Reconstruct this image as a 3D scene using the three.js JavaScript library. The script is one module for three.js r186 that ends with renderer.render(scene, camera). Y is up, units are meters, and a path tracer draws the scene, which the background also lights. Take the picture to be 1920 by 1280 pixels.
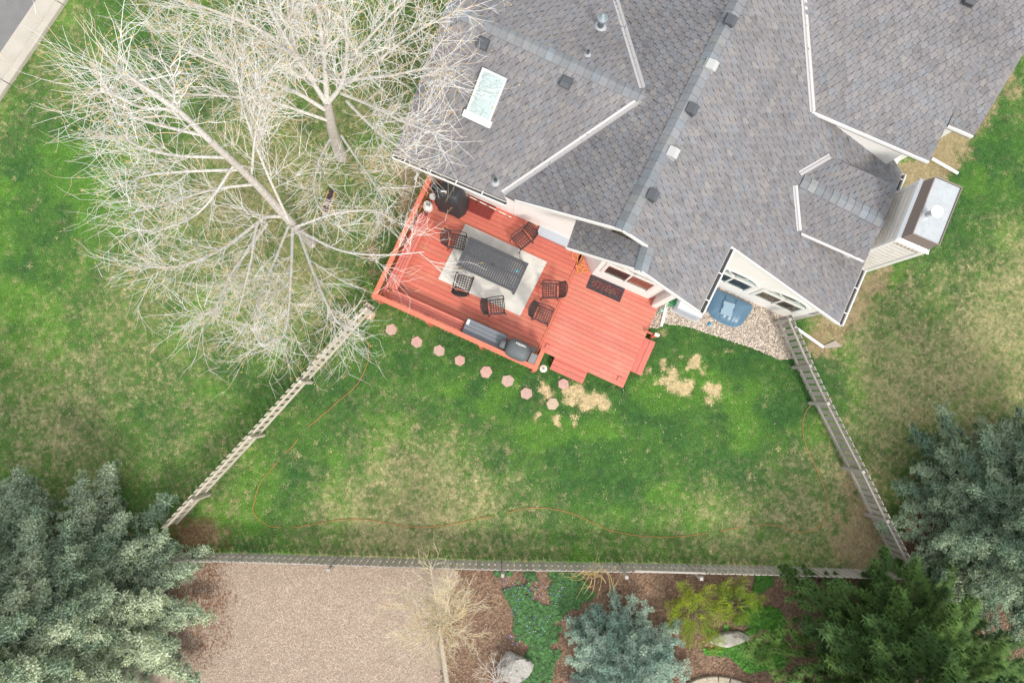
import * as THREE from 'three';
import { mergeGeometries } from 'three/addons/utils/BufferGeometryUtils.js';
import { RoundedBoxGeometry } from 'three/addons/geometries/RoundedBoxGeometry.js';
import { TextGeometry } from 'three/addons/geometries/TextGeometry.js';
import { FontLoader } from 'three/addons/loaders/FontLoader.js';

// ------------------------------------------------------------------ camera
const scene = new THREE.Scene();
const CAM_H = 21;
const camera = new THREE.PerspectiveCamera(53.13, 1024 / 682, 0.1, 2000);
camera.position.set(0, CAM_H, 0);
camera.up.set(0, 0, -1);
camera.lookAt(0.41, 0, -1.477);
camera.updateMatrixWorld(true);
// ------------------------------------------------------------------ sky: thin bright overcast
const SUN = new THREE.Vector3(0.38, 1.0, 0.88).normalize();
{
  const W = 256, Hh = 128, d = new Float32Array(W * Hh * 4), v = new THREE.Vector3();
  for (let j = 0; j < Hh; j++) for (let i = 0; i < W; i++) {
    const el = ((j + 0.5) / Hh - 0.5) * Math.PI, az = ((i + 0.5) / W - 0.5) * 2 * Math.PI;
    v.set(Math.cos(el) * Math.cos(az), Math.sin(el), Math.cos(el) * Math.sin(az));
    const up = Math.max(0, v.y), glow = Math.pow(Math.max(0, v.dot(SUN)), 6);
    const b = v.y < 0 ? 0.28 : 0.60 + 0.22 * up + 0.5 * glow;
    const k = (j * W + i) * 4;
    d[k] = b * 0.985; d[k + 1] = b; d[k + 2] = b * 1.015; d[k + 3] = 1;
  }
  const t = new THREE.DataTexture(d, W, Hh, THREE.RGBAFormat, THREE.FloatType);
  t.mapping = THREE.EquirectangularReflectionMapping; t.magFilter = THREE.LinearFilter; t.minFilter = THREE.LinearFilter; t.needsUpdate = true;
  scene.background = t; scene.environment = t;
}
const sun = new THREE.DirectionalLight(0xfff4e6, 2.0);
sun.position.copy(SUN).multiplyScalar(60);
sun.castShadow = true; sun.shadow.radius = 22; sun.shadow.mapSize.set(4096, 4096);
Object.assign(sun.shadow.camera, { left: -24, right: 24, top: 24, bottom: -24, near: 1, far: 140 });
scene.add(sun, sun.target);
const renderer = new THREE.WebGLRenderer({ antialias: true });
renderer.toneMapping = THREE.LinearToneMapping;
renderer.toneMappingExposure = 1.6;
renderer.shadowMap.enabled = true;

// ------------------------------------------------------------------ helpers
let seed = 12345;
const rnd = () => { seed = (seed * 1664525 + 1013904223) >>> 0; return seed / 4294967296; };
const rr = (a, b) => a + (b - a) * rnd();
const V = (x, y, z) => new THREE.Vector3(x, y, z);
const PX = 1280;
const bR = V(0, 0, 0), bU = V(0, 0, 0), bF = V(0, 0, 0);
camera.matrixWorld.extractBasis(bR, bU, bF); bF.negate();
// a point of the survey photograph (1920 x 1280) at a known height above the ground
function ray(u, v) { return bF.clone().addScaledVector(bR, (u - 960) / PX).addScaledVector(bU, -(v - 640) / PX); }
function at(u, v, h = 0) { const d = ray(u, v); return camera.position.clone().addScaledVector(d, (h - CAM_H) / d.y); }
function onP(u, v, P) { const d = ray(u, v); const t = P.p.clone().sub(camera.position).dot(P.n) / d.dot(P.n); return camera.position.clone().addScaledVector(d, t); }
function plane3(a, b, c) { const n = b.clone().sub(a).cross(c.clone().sub(a)).normalize(); if (n.y < 0) n.negate(); return { p: a.clone(), n }; }
const planeH = (P, x, z) => P.p.y - (P.n.x * (x - P.p.x) + P.n.z * (z - P.p.z)) / P.n.y;
function projectPx(p) { const d = p.clone().sub(camera.position), w = d.dot(bF); return [d.dot(bR) / w * PX + 960, -d.dot(bU) / w * PX + 640]; }
const names = {};
const numbered = n => { const k = names[n] = (names[n] ?? -1) + 1; return k ? n + '_' + String(k).padStart(3, '0') : n; };
const shadow = o => { o.castShadow = true; o.receiveShadow = true; return o; };
function part(name, geo, mat, parent) { const m = shadow(new THREE.Mesh(Array.isArray(geo) ? mergeG(geo) : geo, mat)); m.name = name; parent.add(m); return m; }
function group(name, label, category, grp, pos, ry = 0) {
  const g = new THREE.Group(); g.name = numbered(name); g.userData = { label, category }; if (grp) g.userData.group = grp;
  if (pos) g.position.copy(pos); g.rotation.y = ry; scene.add(g); return g;
}
function single(name, geo, mat, label, category, grp) {
  const m = part(numbered(name), geo, mat, scene); m.userData = { label, category }; if (grp) m.userData.group = grp; return m;
}
function struct(name, geo, mat) { const m = part(numbered(name), geo, mat, scene); m.userData.kind = 'structure'; return m; }
function mergeG(list) {
  const out = list.map(g => { const q = g.index ? g.toNonIndexed() : g; for (const k of Object.keys(q.attributes)) if (!['position', 'normal', 'uv', 'color'].includes(k)) q.deleteAttribute(k); return q; });
  return mergeGeometries(out, false);
}
function box(w, h, d, x = 0, y = 0, z = 0, ry = 0, rx = 0, rz = 0) { const g = new THREE.BoxGeometry(w, h, d); if (rz) g.rotateZ(rz); if (rx) g.rotateX(rx); if (ry) g.rotateY(ry); return g.translate(x, y, z); }
function rbox(w, h, d, r, x = 0, y = 0, z = 0, ry = 0) { const g = new RoundedBoxGeometry(w, h, d, 2, r); if (ry) g.rotateY(ry); return g.translate(x, y, z); }
function cyl(r0, r1, h, x, y, z, n = 16) { return new THREE.CylinderGeometry(r0, r1, h, n).translate(x, y, z); }
// a board of width w and thickness t from a to b (w measured sideways, level)
function beam(a, b, w, t, up = V(0, 1, 0)) {
  const d = b.clone().sub(a), L = d.length(); d.normalize();
  const s = d.clone().cross(up).normalize(), u = s.clone().cross(d);
  const g = new THREE.BoxGeometry(L, t, w);
  g.applyMatrix4(new THREE.Matrix4().makeBasis(d, u, s)); const c = a.clone().add(b).multiplyScalar(0.5);
  return g.translate(c.x, c.y, c.z);
}
function tube(pts, r0, r1, sides = 5, closed = false) {  // tapered tube through points
  const P = [], N = [], U = [], I = []; let L = 0; let prev = null;
  for (let i = 0; i < pts.length; i++) {
    const d = (i < pts.length - 1 ? pts[i + 1].clone().sub(pts[i]) : pts[i].clone().sub(pts[i - 1])).normalize();
    if (i > 0 && i < pts.length - 1) d.add(pts[i].clone().sub(pts[i - 1]).normalize()).normalize();
    let s = prev ? prev.clone().addScaledVector(d, -prev.dot(d)) : (Math.abs(d.y) < 0.9 ? d.clone().cross(V(0, 1, 0)) : d.clone().cross(V(1, 0, 0)));
    s.normalize(); prev = s; const t = d.clone().cross(s);
    const r = r0 + (r1 - r0) * i / (pts.length - 1); if (i) L += pts[i].distanceTo(pts[i - 1]);
    for (let k = 0; k <= sides; k++) {
      const a = k / sides * Math.PI * 2, n = s.clone().multiplyScalar(Math.cos(a)).addScaledVector(t, Math.sin(a));
      P.push(pts[i].x + n.x * r, pts[i].y + n.y * r, pts[i].z + n.z * r); N.push(n.x, n.y, n.z); U.push(k / sides * 6.28 * r0, L);
    }
  }
  const q = sides + 1;
  for (let i = 0; i < pts.length - 1; i++) for (let k = 0; k < sides; k++) { const a = i * q + k, b = a + 1, c = a + q, e = c + 1; I.push(a, b, c, b, e, c); }
  const g = new THREE.BufferGeometry(); g.setAttribute('position', new THREE.Float32BufferAttribute(P, 3)); g.setAttribute('normal', new THREE.Float32BufferAttribute(N, 3)); g.setAttribute('uv', new THREE.Float32BufferAttribute(U, 2)); g.setIndex(I); return g;
}
// flat polygon sheet on the ground with uv in metres
function sheet(pts, y) {
  const s = new THREE.Shape(pts.map(p => new THREE.Vector2(p.x, -p.z))); const g = new THREE.ShapeGeometry(s); g.rotateX(-Math.PI / 2); g.translate(0, y, 0);
  const p = g.attributes.position, uv = g.attributes.uv; for (let i = 0; i < p.count; i++) uv.setXY(i, p.getX(i), p.getZ(i)); return g;
}
// solid with a flat polygon outline (xz), between two heights
function prism(pts, y0, y1, bevel = 0) {
  const s = new THREE.Shape(pts.map(p => new THREE.Vector2(p.x, -p.z)));
  const g = new THREE.ExtrudeGeometry(s, { depth: y1 - y0 - bevel, bevelEnabled: bevel > 0, bevelThickness: bevel, bevelSize: bevel, bevelOffset: -bevel, bevelSegments: 2, curveSegments: 1 });
  g.rotateX(-Math.PI / 2); g.translate(0, y0, 0); return g;
}
// noise
const hsh = (x, y, s) => { let h = Math.imul(x, 374761393) ^ Math.imul(y, 668265263) ^ Math.imul(s, 1442695041); h = Math.imul(h ^ (h >>> 13), 1274126177); return ((h ^ (h >>> 16)) >>> 0) / 4294967296; };
function vn(x, y, s = 0) { const xi = Math.floor(x), yi = Math.floor(y); let fx = x - xi, fy = y - yi; fx = fx * fx * (3 - 2 * fx); fy = fy * fy * (3 - 2 * fy); const a = hsh(xi, yi, s), b = hsh(xi + 1, yi, s), c = hsh(xi, yi + 1, s), d = hsh(xi + 1, yi + 1, s); return a + (b - a) * fx + (c - a) * fy + (a - b - c + d) * fx * fy; }
function fbm(x, y, o = 4, s = 0) { let v = 0, a = 0.5, t = 0; for (let i = 0; i < o; i++) { v += a * vn(x, y, s + i * 17); t += a; a *= 0.5; x *= 2.03; y *= 2.03; } return v / t; }
const sstep = (a, b, x) => { x = Math.min(1, Math.max(0, (x - a) / (b - a))); return x * x * (3 - 2 * x); };
const toS = c => Math.round(255 * (c <= 0.0031308 ? 12.92 * c : 1.055 * Math.pow(Math.max(c, 0), 1 / 2.4) - 0.055));
const lin = (r, g, b) => new THREE.Color().setRGB(r, g, b);
function tex(n, f, repeat = 1, srgb = true) {      // tile of repeat metres
  const d = new Uint8Array(n * n * 4);
  for (let j = 0; j < n; j++) for (let i = 0; i < n; i++) { const c = f(i / n, j / n, i, j), k = (j * n + i) * 4; if (srgb) { d[k] = toS(c[0]); d[k + 1] = toS(c[1]); d[k + 2] = toS(c[2]); } else { d[k] = d[k + 1] = d[k + 2] = Math.max(0, Math.min(255, c * 255)); } d[k + 3] = 255; }
  const t = new THREE.DataTexture(d, n, n); t.wrapS = t.wrapT = THREE.RepeatWrapping; t.magFilter = THREE.LinearFilter; t.minFilter = THREE.LinearMipmapLinearFilter; t.generateMipmaps = true; if (srgb) t.colorSpace = THREE.SRGBColorSpace; t.repeat.set(1 / repeat, 1 / repeat); t.needsUpdate = true; return t;
}
// tileable noise
function tn(u, v, f, s) { const x = u * f, y = v * f, xi = Math.floor(x), yi = Math.floor(y); let fx = x - xi, fy = y - yi; fx = fx * fx * (3 - 2 * fx); fy = fy * fy * (3 - 2 * fy); const m = (i, j) => hsh(((i % f) + f) % f, ((j % f) + f) % f, s); const a = m(xi, yi), b = m(xi + 1, yi), c = m(xi, yi + 1), d = m(xi + 1, yi + 1); return a + (b - a) * fx + (c - a) * fy + (a - b - c + d) * fx * fy; }
const M = (color, roughness = 0.85, o = {}) => new THREE.MeshStandardMaterial({ color, roughness, ...o });

const grainTex = tex(256, (u, v) => { const k = 0.82 + 0.18 * tn(u, v, 128, 1) + 0.12 * (tn(u, v, 32, 2) - 0.5) + 0.1 * (tn(u, v, 8, 3) - 0.5); return [k, k, k].map(x => Math.min(1, x)); }, 0.9);
const grainBump = tex(256, (u, v) => tn(u, v, 128, 5) * 0.6 + tn(u, v, 48, 6) * 0.4, 0.9, false);
const woodTex = tex(256, (u, v) => { const k = 0.86 + 0.16 * (tn(u, v, 4, 11) * 0.3 + 0.7 * hsh(Math.floor(v * 128), Math.floor(u * 6), 3)) - 0.14 * tn(u, v, 16, 12) + 0.08 * tn(u, v, 64, 13); return [k, k * 0.99, k * 0.985].map(x => Math.min(1, x)); }, 1.2);
const wallTex = tex(128, (u, v) => { const k = .95 + .05 * tn(u, v, 64, 14) - .03 * tn(u, v, 6, 15); return [k, k, k]; }, 1);
const T = (t, c, r = 0.85, o = {}) => M(c, r, { map: t, ...o });

const matWall = T(wallTex, lin(0.86, 0.85, 0.83), 0.8);
const matTrim = T(wallTex, lin(0.80, 0.80, 0.79), 0.55);
const matSiding = T(grainTex, lin(0.78, 0.75, 0.71), 0.8, { bumpMap: tex(64, (u, v) => (v * 6) % 1, 1.2, false), bumpScale: 0.012 });
const matShingle = new THREE.MeshStandardMaterial({ vertexColors: true, roughness: 0.95, map: grainTex, bumpMap: grainBump, bumpScale: 0.003 });
const matRoofDeck = M(lin(0.13, 0.12, 0.125), 0.95);
const matMetal = M(lin(0.62, 0.65, 0.68), 0.35, { metalness: 0.7 });
const matValley = T(grainTex, lin(0.62, 0.61, 0.62), 0.5, { metalness: 0.15 });
const matGlass = new THREE.MeshPhysicalMaterial({ color: lin(0.75, 0.85, 0.82), roughness: 0.03, transmission: 1, thickness: 0, ior: 1.5 });
const matDark = M(lin(0.035, 0.04, 0.042), 0.9);

// deck / house axes: A runs along the deck boards, B towards the fence at the back of the yard
const TH = THREE.MathUtils.degToRad(24.3);
const A = V(Math.cos(TH), 0, Math.sin(TH)), B = V(-Math.sin(TH), 0, Math.cos(TH));

// ------------------------------------------------------------------ ground
const poly = (list, h = 0) => list.map(([u, v]) => at(u, v, h));
function inPoly(x, z, P) { let c = false; for (let i = 0, j = P.length - 1; i < P.length; j = i++) { if ((P[i].z > z) !== (P[j].z > z) && x < (P[j].x - P[i].x) * (z - P[i].z) / (P[j].z - P[i].z) + P[i].x) c = !c; } return c; }
const S0 = 61;                                    // pixels of the photograph per metre on the ground
const blob = (u, v, r, w = 1) => { const p = at(u, v, 0); return { x: p.x, z: p.z, r: r / S0, w }; };
const dryBlobs = [[60, 760, 120, .9], [230, 600, 110, .5], [350, 690, 90, .5], [700, 880, 120, .8], [800, 960, 130, .6], [640, 1000, 110, .7], [840, 850, 100, .6], [1000, 930, 120, .35], [1440, 950, 150, .75], [1560, 960, 120, .9], [1300, 1000, 120, .55], [1700, 700, 130, 1.0], [1800, 620, 130, 1.2], [1720, 620, 90, .9], [1880, 480, 80, .8], [1640, 620, 80, .8], [1900, 700, 120, .8], [100, 150, 50, .8], [40, 230, 50, .9], [150, 60, 50, .6], [330, 190, 60, .3], [250, 480, 60, .4], [420, 330, 130, .9], [560, 330, 130, .9], [680, 200, 130, .8], [560, 600, 70, .5], [380, 850, 80, .5], [150, 850, 80, .7], [760, 1030, 80, .6], [450, 480, 120, .7], [600, 500, 110, .6], [900, 1000, 80, .5], [1590, 860, 60, .7], [1760, 640, 90, 1.2], [1860, 590, 90, 1.2], [1690, 690, 80, 1], [1640, 700, 60, .8], [1900, 440, 60, 1]].map(([u, v, r, w]) => blob(u, v, r * 1.25, w * .8));
const lushBlobs = [[480, 60, 90, .9], [300, 180, 70, .9], [200, 140, 70, .6], [110, 270, 80, 1], [60, 370, 80, 1], [130, 330, 70, .8], [30, 480, 60, .6], [220, 420, 50, .8], [560, 870, 80, .6], [640, 790, 90, .7], [500, 950, 60, .6], [1050, 780, 110, 1.1], [1190, 730, 110, 1.2], [1300, 700, 110, 1.2], [1420, 690, 110, 1.2], [1250, 800, 120, .9], [960, 740, 90, .9], [1450, 770, 100, .9], [1100, 860, 110, .6], [1560, 700, 70, .8], [1830, 350, 80, 1.3], [1760, 480, 90, 1.2], [1700, 540, 70, .9], [1880, 290, 60, 1.2], [850, 720, 80, .7], [760, 680, 80, .6], [590, 370, 60, .3], [460, 700, 60, .4], [300, 760, 70, .4], [20, 560, 80, .5], [1800, 420, 70, .9]].map(([u, v, r, w]) => blob(u, v, r * 1.25, w * .86));
const dirtBlobs = [[775, 335, 34, 1], [760, 380, 30, .7], [735, 310, 30, .6], [1560, 610, 45, 1], [1610, 560, 38, .9], [1530, 650, 30, .8], [1650, 520, 36, .7], [1760, 300, 45, 1], [1710, 330, 36, .9], [1790, 250, 40, .9], [1840, 210, 40, .8], [1890, 160, 40, .8], [1590, 1000, 50, .7], [1620, 950, 40, .8], [1640, 1040, 50, 1], [400, 995, 36, .7], [360, 1000, 30, .9], [1600, 900, 30, .5], [1240, 625, 14, .9], [690, 480, 34, .6], [720, 430, 30, .6], [655, 300, 40, .6]].map(b => blob(...b));
const q7 = (x, y, r) => blob(700 + x / 2.743, 580 + y / 2.743, r / 2.743);
const deadBlobs = [q7(885, 410, 40), q7(860, 380, 22), q7(905, 440, 30), q7(1020, 430, 48), q7(1060, 410, 40), q7(1150, 470, 62), q7(1190, 490, 36), q7(1090, 475, 40), q7(1045, 545, 22), q7(1033, 595, 20), q7(1020, 480, 30), q7(850, 540, 20), q7(835, 565, 14), q7(945, 565, 30), q7(965, 590, 16), q7(1490, 375, 45), q7(1545, 330, 40), q7(1570, 395, 50), q7(1600, 420, 40), q7(1630, 385, 30), q7(1650, 290, 36), q7(1665, 250, 30), q7(1630, 275, 30), q7(1695, 320, 22), q7(1575, 245, 22), q7(1495, 265, 20), q7(1500, 300, 14), q7(1760, 415, 46), q7(1725, 475, 32), q7(1720, 390, 26), q7(1420, 308, 18), q7(1605, 435, 24), q7(735, 400, 9), q7(1075, 632, 9)];
const brownBed = poly([[330, 1045], [700, 1055], [1000, 1062], [1300, 1068], [1700, 1078], [1690, 1020], [1720, 900], [1900, 880], [2300, 850], [2300, 1500], [-400, 1500], [-400, 1150], [180, 1070]]);
const fieldSum = (list, x, z, k = 1) => { let s = 0; for (const b of list) { const dx = x - b.x, dz = z - b.z, q = (dx * dx + dz * dz) / (b.r * b.r * k); if (q < 6) s += b.w * Math.exp(-q); } return s; };
const cGreenA = [0.070, 0.175, 0.026], cGreenB = [0.030, 0.105, 0.021], cGreenC = [0.095, 0.235, 0.024], cStraw = [0.33, 0.295, 0.15], cDead = [0.56, 0.43, 0.25], cDirt = [0.30, 0.215, 0.13], cBark = [0.165, 0.095, 0.062];
const mix3 = (a, b, t) => [a[0] + (b[0] - a[0]) * t, a[1] + (b[1] - a[1]) * t, a[2] + (b[2] - a[2]) * t];
function groundAt(x, z) {     // returns colour and how much grass grows here
  const n1 = fbm(x * 0.9 + 7, z * 0.9, 4, 1), n2 = fbm(x * 3.1, z * 3.1 + 5, 3, 2), n3 = vn(x * 14, z * 14, 3), n4 = vn(x * 30, z * 30, 4);
  const lush = fieldSum(lushBlobs, x, z), dry = fieldSum(dryBlobs, x, z);
  let d = 0.17 + 0.42 * Math.min(dry, 1.7) - 0.40 * Math.min(lush, 1.2) + (n1 - 0.5) * 0.34 + (n2 - 0.5) * 0.5 + (n3 - 0.5) * 0.85 + (n4 - .5) * .65;
  d = sstep(-0.05, 1.25, d);
  let g = mix3(cGreenA, cGreenB, sstep(0.3, 0.85, fbm(x * 1.3, z * 1.3, 3, 9) * .7 + .15 + (n3 - .5) * .5 + 0.14 * Math.min(1, lush)));
  g = mix3(g, cGreenC, sstep(0.5, 0.75, fbm(x * 0.8 + 3, z * 0.8, 3, 19)) * 0.7);
  let c = mix3(g, cStraw, Math.min(0.9, d * (0.72 + 0.5 * n4)));
  const w = 0.25 * (fbm(x * 5, z * 5, 3, 31) - 0.5), w2 = 0.2 * (vn(x * 13, z * 13, 33) - 0.5);
  const dead = sstep(0.24, 0.66, fieldSum(deadBlobs, x + w * 1.1, z - w * 1.1, 0.62) + w * 2.8 + w2 * 2.6 + (n4 - .5) * .35);
  c = mix3(c, cDead, dead * (0.72 + .28 * n4));
  const dirt = sstep(0.3, 0.8, fieldSum(dirtBlobs, x, z) + (n2 - .5) * 1.1 + (n3 - .5) * .5);
  c = mix3(c, mix3(cDirt, cStraw, n3 * 0.6), dirt * 0.9);
  let bed = 0;
  if (inPoly(x + w, z + w, brownBed)) { bed = 1; c = mix3(mix3(cBark, cDirt, sstep(.4, .7, n2) * 0.7), [0.34, 0.22, 0.15], n4 * 0.35); }
  const k = 0.66 + 0.5 * n4 * (0.6 + 0.4 * n3) + 0.22 * (hsh(Math.floor(x * 48), Math.floor(z * 48), 8) - .3);
  return { c: [c[0] * k, c[1] * k, c[2] * k], grass: (1 - dead * 0.85) * (1 - dirt * 0.8) * (1 - bed), d };
}
const GX0 = -21, GX1 = 21, GZ0 = -15, GZ1 = 14.5;
{
  const W = 2048, Hh = 1440, d = new Uint8Array(W * Hh * 4);
  for (let j = 0; j < Hh; j++) for (let i = 0; i < W; i++) {
    const r = groundAt(GX0 + (i + .5) / W * (GX1 - GX0), GZ0 + (j + .5) / Hh * (GZ1 - GZ0)), k = (j * W + i) * 4;
    d[k] = toS(r.c[0]); d[k + 1] = toS(r.c[1]); d[k + 2] = toS(r.c[2]); d[k + 3] = 255;
  }
  const t = new THREE.DataTexture(d, W, Hh); t.colorSpace = THREE.SRGBColorSpace; t.magFilter = THREE.LinearFilter; t.minFilter = THREE.LinearMipmapLinearFilter; t.generateMipmaps = true; t.needsUpdate = true;
  const nx = 84, nz = 60, P = [], U = [], I = [];
  for (let j = 0; j <= nz; j++) for (let i = 0; i <= nx; i++) { const x = GX0 + i / nx * (GX1 - GX0), z = GZ0 + j / nz * (GZ1 - GZ0); P.push(x, 0, z); U.push(i / nx, j / nz); }
  for (let j = 0; j < nz; j++) for (let i = 0; i < nx; i++) { const a = j * (nx + 1) + i, b = a + 1, c = a + nx + 1, e = c + 1; I.push(a, c, b, b, c, e); }
  const g = new THREE.BufferGeometry(); g.setAttribute('position', new THREE.Float32BufferAttribute(P, 3)); g.setAttribute('uv', new THREE.Float32BufferAttribute(U, 2)); g.setIndex(I); g.computeVertexNormals();
  struct('lawn', g, M(0xffffff, 0.95, { map: t }));
  const far = new THREE.PlaneGeometry(900, 900).rotateX(-Math.PI / 2).translate(0, -0.03, 0);
  struct('ground', far, M(lin(0.13, 0.18, 0.07), 0.95));
}
// street, gutter pan and kerb in the corner
const asphalt = tex(256, (u, v) => { const k = 0.17 + 0.07 * tn(u, v, 128, 41) + 0.03 * tn(u, v, 8, 42); return [k, k, k * 1.03]; }, 1.6);
const concrete = tex(256, (u, v) => { const k = 0.50 + 0.07 * tn(u, v, 128, 51) + 0.09 * tn(u, v, 6, 52) + .03 * tn(u, v, 30, 53); return [k, k * .965, k * .9]; }, 2);
{
  const K = (u, v) => at(u, v, 0);
  const e0 = K(68, 0), e1 = K(0, 100), dir = e1.clone().sub(e0).normalize(), out = V(dir.z, 0, -dir.x); if (out.x > 0) out.negate(); // towards the street
  const a = e0.clone().addScaledVector(dir, -40), b = e0.clone().addScaledVector(dir, 60);
  const off = (p, d) => p.clone().addScaledVector(out, d);
  struct('street', sheet([a, b, off(b, 9), off(a, 9)], 0.02), T(asphalt, lin(.8, .8, .8), 0.9, { bumpMap: grainBump, bumpScale: 0.006 }));
  const wPan = 0.62, wTop = 0.24;
  const matC = T(concrete, lin(0.72, 0.70, 0.67), 0.9, { bumpMap: grainBump, bumpScale: 0.003 });
  const kerb = new THREE.Group(); kerb.name = 'kerb'; kerb.userData.kind = 'structure'; scene.add(kerb);
  for (let s = -26; s < 40; s += 3) {        // cast sections with joints
    const p = e0.clone().addScaledVector(dir, s + 1.72), q = p.clone().addScaledVector(dir, 2.985);
    part('gutter_pan', prism([p, q, off(q, -wPan), off(p, -wPan)], -0.1, 0.03, 0.004), matC, kerb);
    part('kerb_stone', prism([off(p, -wPan - 0.003), off(q, -wPan - 0.003), off(q, -wPan - wTop), off(p, -wPan - wTop)], -0.1, 0.15, 0.03), matC, kerb);
  }
}
// gravel yard of the neighbour, mulch bed and the river-rock bed beside the house
const gravelTex = tex(512, (u, v) => { const a = tn(u, v, 128, 61), b = tn(u, v, 256, 62), c = tn(u, v, 10, 63); const k = 0.30 + 0.26 * a * b + 0.16 * (b - .4) + 0.05 * c; return [k * 1.02 + .02, k * 0.87, k * 0.71]; }, 2.6);
const gravelPoly = poly([[300, 1052], [520, 1056], [700, 1062], [850, 1066], [868, 1085], [840, 1110], [845, 1160], [820, 1200], [835, 1290], [840, 1500], [-300, 1500], [-300, 1100], [200, 1060]]);
struct('gravel_yard', sheet(gravelPoly, 0.008), T(gravelTex, lin(1, 1, 1), 0.95, { bumpMap: grainBump, bumpScale: 0.012 }));
const rockPoly = poly([[1222, 540], [1262, 548], [1330, 500], [1480, 560], [1470, 600], [1478, 640], [1484, 672], [1462, 674], [1420, 655], [1350, 632], [1290, 612], [1245, 606], [1232, 616], [1212, 612]]);
struct('rock_bed', sheet(rockPoly, 0.008), T(gravelTex, lin(1.0, 1.1, 1.2), 0.95));
function scatter(name, geo, mat, n, P, place, colour, label, category) {
  const xs = P.map(p => p.x), zs = P.map(p => p.z), x0 = Math.min(...xs), x1 = Math.max(...xs), z0 = Math.min(...zs), z1 = Math.max(...zs);
  const ms = [], cs = []; const m = new THREE.Matrix4(), q = new THREE.Quaternion(), e = new THREE.Euler();
  for (let i = 0; i < n; i++) { const x = rr(x0, x1), z = rr(z0, z1); if (!inPoly(x, z, P)) continue; const r = place(x, z); if (!r) continue; e.set(...r.rot); m.compose(V(x, r.y, z), q.setFromEuler(e), V(...r.s)); ms.push(m.clone()); cs.push(colour(x, z)); }
  const im = shadow(new THREE.InstancedMesh(geo, mat, ms.length)); ms.forEach((k, i) => { im.setMatrixAt(i, k); im.setColorAt(i, cs[i]); });
  im.name = numbered(name); im.userData = { kind: 'stuff', label, category }; scene.add(im); return im;
}
const pebble = new THREE.IcosahedronGeometry(0.5, 1);
scatter('river_pebbles', pebble, M(0xffffff, 0.8), 16000, rockPoly, () => { const s = rr(0.025, 0.065); return { y: 0.012 + s * .15, rot: [rnd() * 6, rnd() * 6, rnd() * 6], s: [s * rr(.9, 1.6), s * .7, s] }; }, () => { const k = rr(0.32, 0.72), w = rnd(); return lin(k, k * (0.9 - .06 * w), k * (0.8 - .12 * w)); }, 'pale river pebbles filling the bed beside the house', 'pebbles');
const gravelNear = poly([[300, 1052], [850, 1066], [868, 1085], [840, 1160], [820, 1200], [840, 1330], [330, 1330]]);
scatter('gravel_stones', new THREE.IcosahedronGeometry(0.5, 0), M(0xffffff, 0.9), 90000, gravelNear, () => { const s = rr(0.010, 0.024); return { y: 0.009 + s * .2, rot: [rnd() * 6, rnd() * 6, rnd() * 6], s: [s, s * .8, s] }; }, () => { const k = rr(0.30, 0.42), w = rnd() * .05; return lin(k * 1.08, k * (.87 - w), k * (.70 - w)); }, 'fine pink gravel covering the neighbouring yard', 'gravel');
const mulchNear = poly([[860, 1068], [1760, 1082], [1740, 1000], [1960, 1080], [1960, 1330], [820, 1330], [830, 1200], [850, 1140]]);
scatter('bark_mulch', new THREE.BoxGeometry(1, 1, 1), M(0xffffff, 0.95), 42000, mulchNear, () => ({ y: 0.012, rot: [rr(-.3, .3), rnd() * 6, rr(-.3, .3)], s: [rr(.03, .09), .008, rr(.012, .03)] }), () => { const k = rr(0.09, 0.32) * (rnd() < .06 ? 1.6 : 1); return lin(k * 1.05, k * .7, k * .5); }, 'brown bark mulch covering the planting bed behind the fence', 'mulch');
{ const c1 = at(370, 1120), c2 = at(360, 1010), c3 = at(1640, 1030); scatter('needle_litter', new THREE.BoxGeometry(1, 1, 1), M(0xffffff, .95), 15000, poly([[250, 960], [420, 970], [470, 1075], [440, 1290], [300, 1290]]), (x, z) => { const d = Math.min(Math.hypot(x - c1.x, (z - c1.z) * .55), Math.hypot(x - c2.x, z - c2.z)); return d + .9 * (fbm(x * 2, z * 2, 3, 4) - .5) > rr(.3, 1.25) ? null : { y: .026, rot: [0, rnd() * 6, 0], s: [rr(.03, .07), .004, .008] }; }, () => { const k = rr(.5, 1.3); return lin(.26 * k, .115 * k, .055 * k); }, 'reddish brown fallen needles beneath the large spruce', 'needles'); }
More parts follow.
